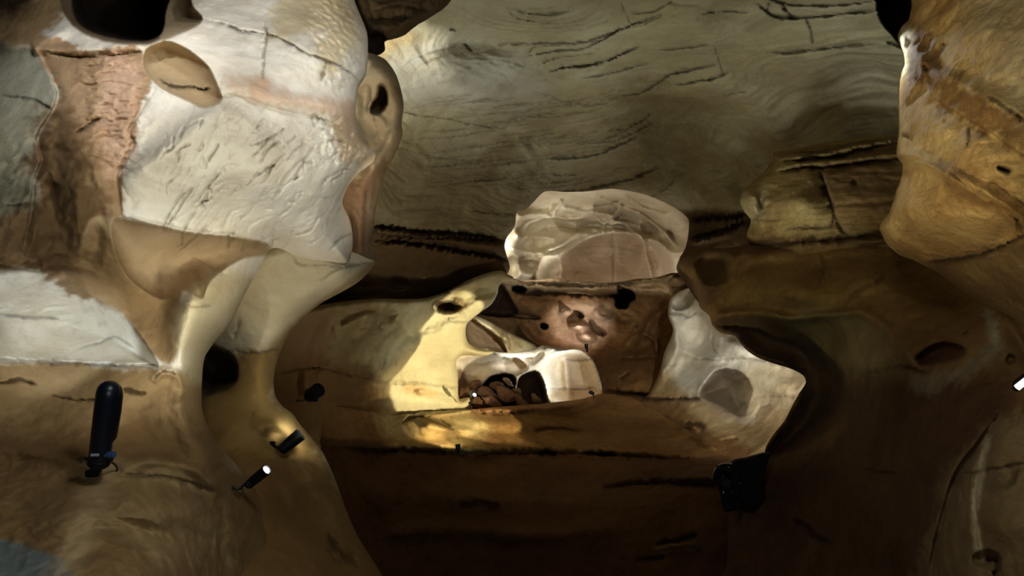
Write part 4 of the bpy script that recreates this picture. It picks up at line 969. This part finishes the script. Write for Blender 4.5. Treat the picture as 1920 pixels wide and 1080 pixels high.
for i, (px, py, d, a, b, c, cc) in enumerate(BL):
    cc = tuple(int(v*.82) for v in cc)
    o = boulder(px, py, d, a, b, c, 40+i, cc); o['label'] = 'broken brown boulder in the rubble heap under the white arch'

cam_d = bpy.data.cameras.new('camera'); cam = bpy.data.objects.new('camera', cam_d); C.objects.link(cam)
cam.location = (0, 0, CAMZ); cam.rotation_euler = (math.pi/2, 0, 0); cam_d.sensor_width = 36; cam_d.lens = F*36/1920
cam_d.clip_start = .05; cam_d.clip_end = 200
bpy.context.scene.camera = cam
#@@LIGHTS
# name, position (px,py,depth), aim (px,py,depth) or None, cone, blend, radius, rgb power
LAMPS = [  # besides those at fittings, unseen spots added to brighten each area
 ('left_wall_key', (1000,900,2.0), (470,280,3.3), 50, .7, .10),  # unseen fill added from the right front
 ('left_lobe_beam', (-330,760,2.3), (120,590,3.3), 42, .35, .04),
 ('left_top_beam', (150,-420,2.3), (220,130,3.2), 55, .7, .05),
 ('upper_left_beam', (900,-500,2.3), (540,40,3.8), 60, .8, .06),
 ('buttress_beam', (512,872,4.0), (600,560,4.6), 90, .7, .03),
 ('small_spot_glow', (590,792,4.3), (556,792,4.9), 70, .9, .03),
 ('ceiling_left_beam', (640,330,6.3), (880,120,9.0), 80, .9, .08),
 ('ceiling_mid_beam', (1000,1000,7.6), (1120,170,10), 90, .9, .12),
 ('ceiling_right_beam', (1240,640,4.8), (1570,140,8.8), 42, .9, .12),  # added in open air, no fitting, to reach the right ceiling
 ('spur_beam', (1350,1250,2.4), (1790,260,3.4), 50, .8, .06),
 ('strata_beam', (1300,900,4.0), (1520,370,7), 40, .8, .08),
 ('right_wall_beam', (1150,1000,4.0), (1560,560,6.5), 50, .9, .08),
 ('yellow_low_beam', (856,824,10.8), (812,765,11.8), 110, .7, .03),
 ('yellow_disc_beam', (1330,838,10.2), (845,690,12.7), 33, .12, .03),
 ('dome_beam', (1060,560,19.6), (1090,400,20.5), 140, .9, .08),
 ('dome_left_beam', (952,470,16.7), (1110,440,20.0), 120, .9, .04),
 ('dome_far_beam', (1230,550,18.6), (1180,420,20.5), 130, .9, .06),
 ('arch_beam', (1118,728,15.0), (1020,670,15.5), 120, .8, .03),
 ('arch_left_beam', (920,742,13.0), (915,675,14.4), 90, .8, .03),
 ('far_wall_spot', (1099,644,17.3), (1078,610,18.4), 90, .7, .02),
 ('slope_beam', (1545,690,9.7), (1400,690,12.6), 120, .6, .06),
 ('slope_upper_beam', (1400,610,10.2), (1330,620,14.6), 70, .8, .06),
 ('slope_lower_beam', (1560,900,8.6), (1420,760,12.6), 70, .9, .06),
 ('floor_wash', (1000,100,8.5), (1000,820,12.5), 60, .9, .2),  # unseen fill added above the floor
 ('spur_edge_beam', (1640,60,4.6), (1692,130,4.2), 50, .8, .03),
 ('low_left_glow', (235,740,2.7), (240,690,3.2), 100, .9, .03),
 ('right_ledge_wash', (1250,250,3.5), (1560,560,6.5), 45, .9, .1),
 ('fin_beam', (900,720,3.4), (712,270,5), 34, .9, .05),  # no fitting; added to brighten the fin's right face
 ('column_beam', (540,760,2.5), (410,590,3.4), 55, .9, .05),  # added in open air to brighten the column
 ('spur_side_beam', (1050,800,2.2), (1730,300,3.8), 45, .9, .06),  # extra unseen spot added for the spur's dim side
 ('ramp_beam', (1010,640,13.5), (940,630,15.5), 60, .9, .03),
 ('fill_low', (500,1700,0.9), None, 0, 0, .25),  # ambient fill added near the camera, from below
 ('fill_high', (1200,-1000,1.2), None, 0, 0, .25),  # ambient fill added near the camera, from above
 ('gallery_glow', (1000,1000,6.5), (1000,300,11), 120, .9, .3),
 ('shoulder_wash', (760,980,7.5), (640,650,9.5), 60, .9, .1),
]
POWER = {
 'arch_left_beam': (9, 8.6, 7.6),
 'left_wall_key': (95.1, 92.62, 85.97),
 'left_lobe_beam': (25.03, 28.21, 32.21),
 'left_top_beam': (47.99, 48.3, 52.37),
 'upper_left_beam': (59.46, 58.98, 64.07),
 'buttress_beam': (18.75, 16.58, 13.47),
 'small_spot_glow': (16.62, 15.43, 13.32),
 'ceiling_left_beam': (197.7, 187.5, 165.5),
 'ceiling_mid_beam': (45.1, 45.3, 35.99),
 'ceiling_right_beam': (186.1, 188.7, 185.0),
 'spur_beam': (17.0, 16.12, 12.6),
 'right_wall_beam': (29.61, 39.38, 35.86),
 'yellow_low_beam': (38.5, 32.21, 19.66),
 'yellow_disc_beam': (1115, 988, 656),
 'dome_beam': (102.4, 100.1, 96.13),
 'dome_left_beam': (216.1, 209, 191.1),
 'dome_far_beam': (54.28, 51.98, 49.26),
 'arch_beam': (114.5, 129.3, 141.8),
 'far_wall_spot': (82.59, 79.13, 84.95),
 'slope_beam': (7.747, 6.638, 4.947),
 'slope_upper_beam': (422.9, 434, 424.6),
 'slope_lower_beam': (458.7, 437.7, 403.7),
 'floor_wash': (25.06, 22.33, 15.87),
 'spur_edge_beam': (36.16, 39.27, 40.93),
 'low_left_glow': (3.645, 3.618, 3.445),
 'right_ledge_wash': (25.55, 24.69, 17.85),
 'fin_beam': (109.3, 89.54, 70.1),
 'column_beam': (27.17, 26.21, 23.43),
 'spur_side_beam': (141.1, 132.4, 116.8),
 'ramp_beam': (249.3, 262.6, 275.3),
 'fill_low': (32.97, 33.22, 30.91),
 'fill_high': (116.2, 116.9, 113.6),
 'gallery_glow': (263.1, 261.4, 223.5),
}
def lamp(name, pos, aim, size, blend, r, rgb):
    d = bpy.data.lights.new(name, 'SPOT' if aim is not None else 'POINT'); e = max(rgb) or 1e-6
    d.energy = e; d.color = tuple(c/e for c in rgb); d.shadow_soft_size = r
    o = bpy.data.objects.new(name, d); C.objects.link(o); o.location = P(*pos)
    if aim is not None:
        d.spot_size = math.radians(size); d.spot_blend = blend
        o.rotation_euler = (P(*aim)-P(*pos)).to_track_quat('-Z', 'Y').to_euler()
    return o
for L_ in LAMPS:
    rgb = POWER.get(L_[0], (0, 0, 0))
    if max(rgb) > 0.01: lamp(*L_, rgb)
w = bpy.data.worlds.new('cave_dark'); bpy.context.scene.world = w; w.use_nodes = True
w.node_tree.nodes['Background'].inputs[0].default_value = (.012, .010, .007, 1)
sc_ = bpy.context.scene
sc_.view_settings.view_transform = 'Standard'; sc_.view_settings.look = 'None'
sc_.cycles.use_denoising = True; sc_.cycles.use_adaptive_sampling = True; sc_.cycles.adaptive_threshold = .08; sc_.cycles.max_bounces = 4; sc_.cycles.caustics_reflective = False; sc_.cycles.caustics_refractive = False; sc_.cycles.diffuse_bounces = 3
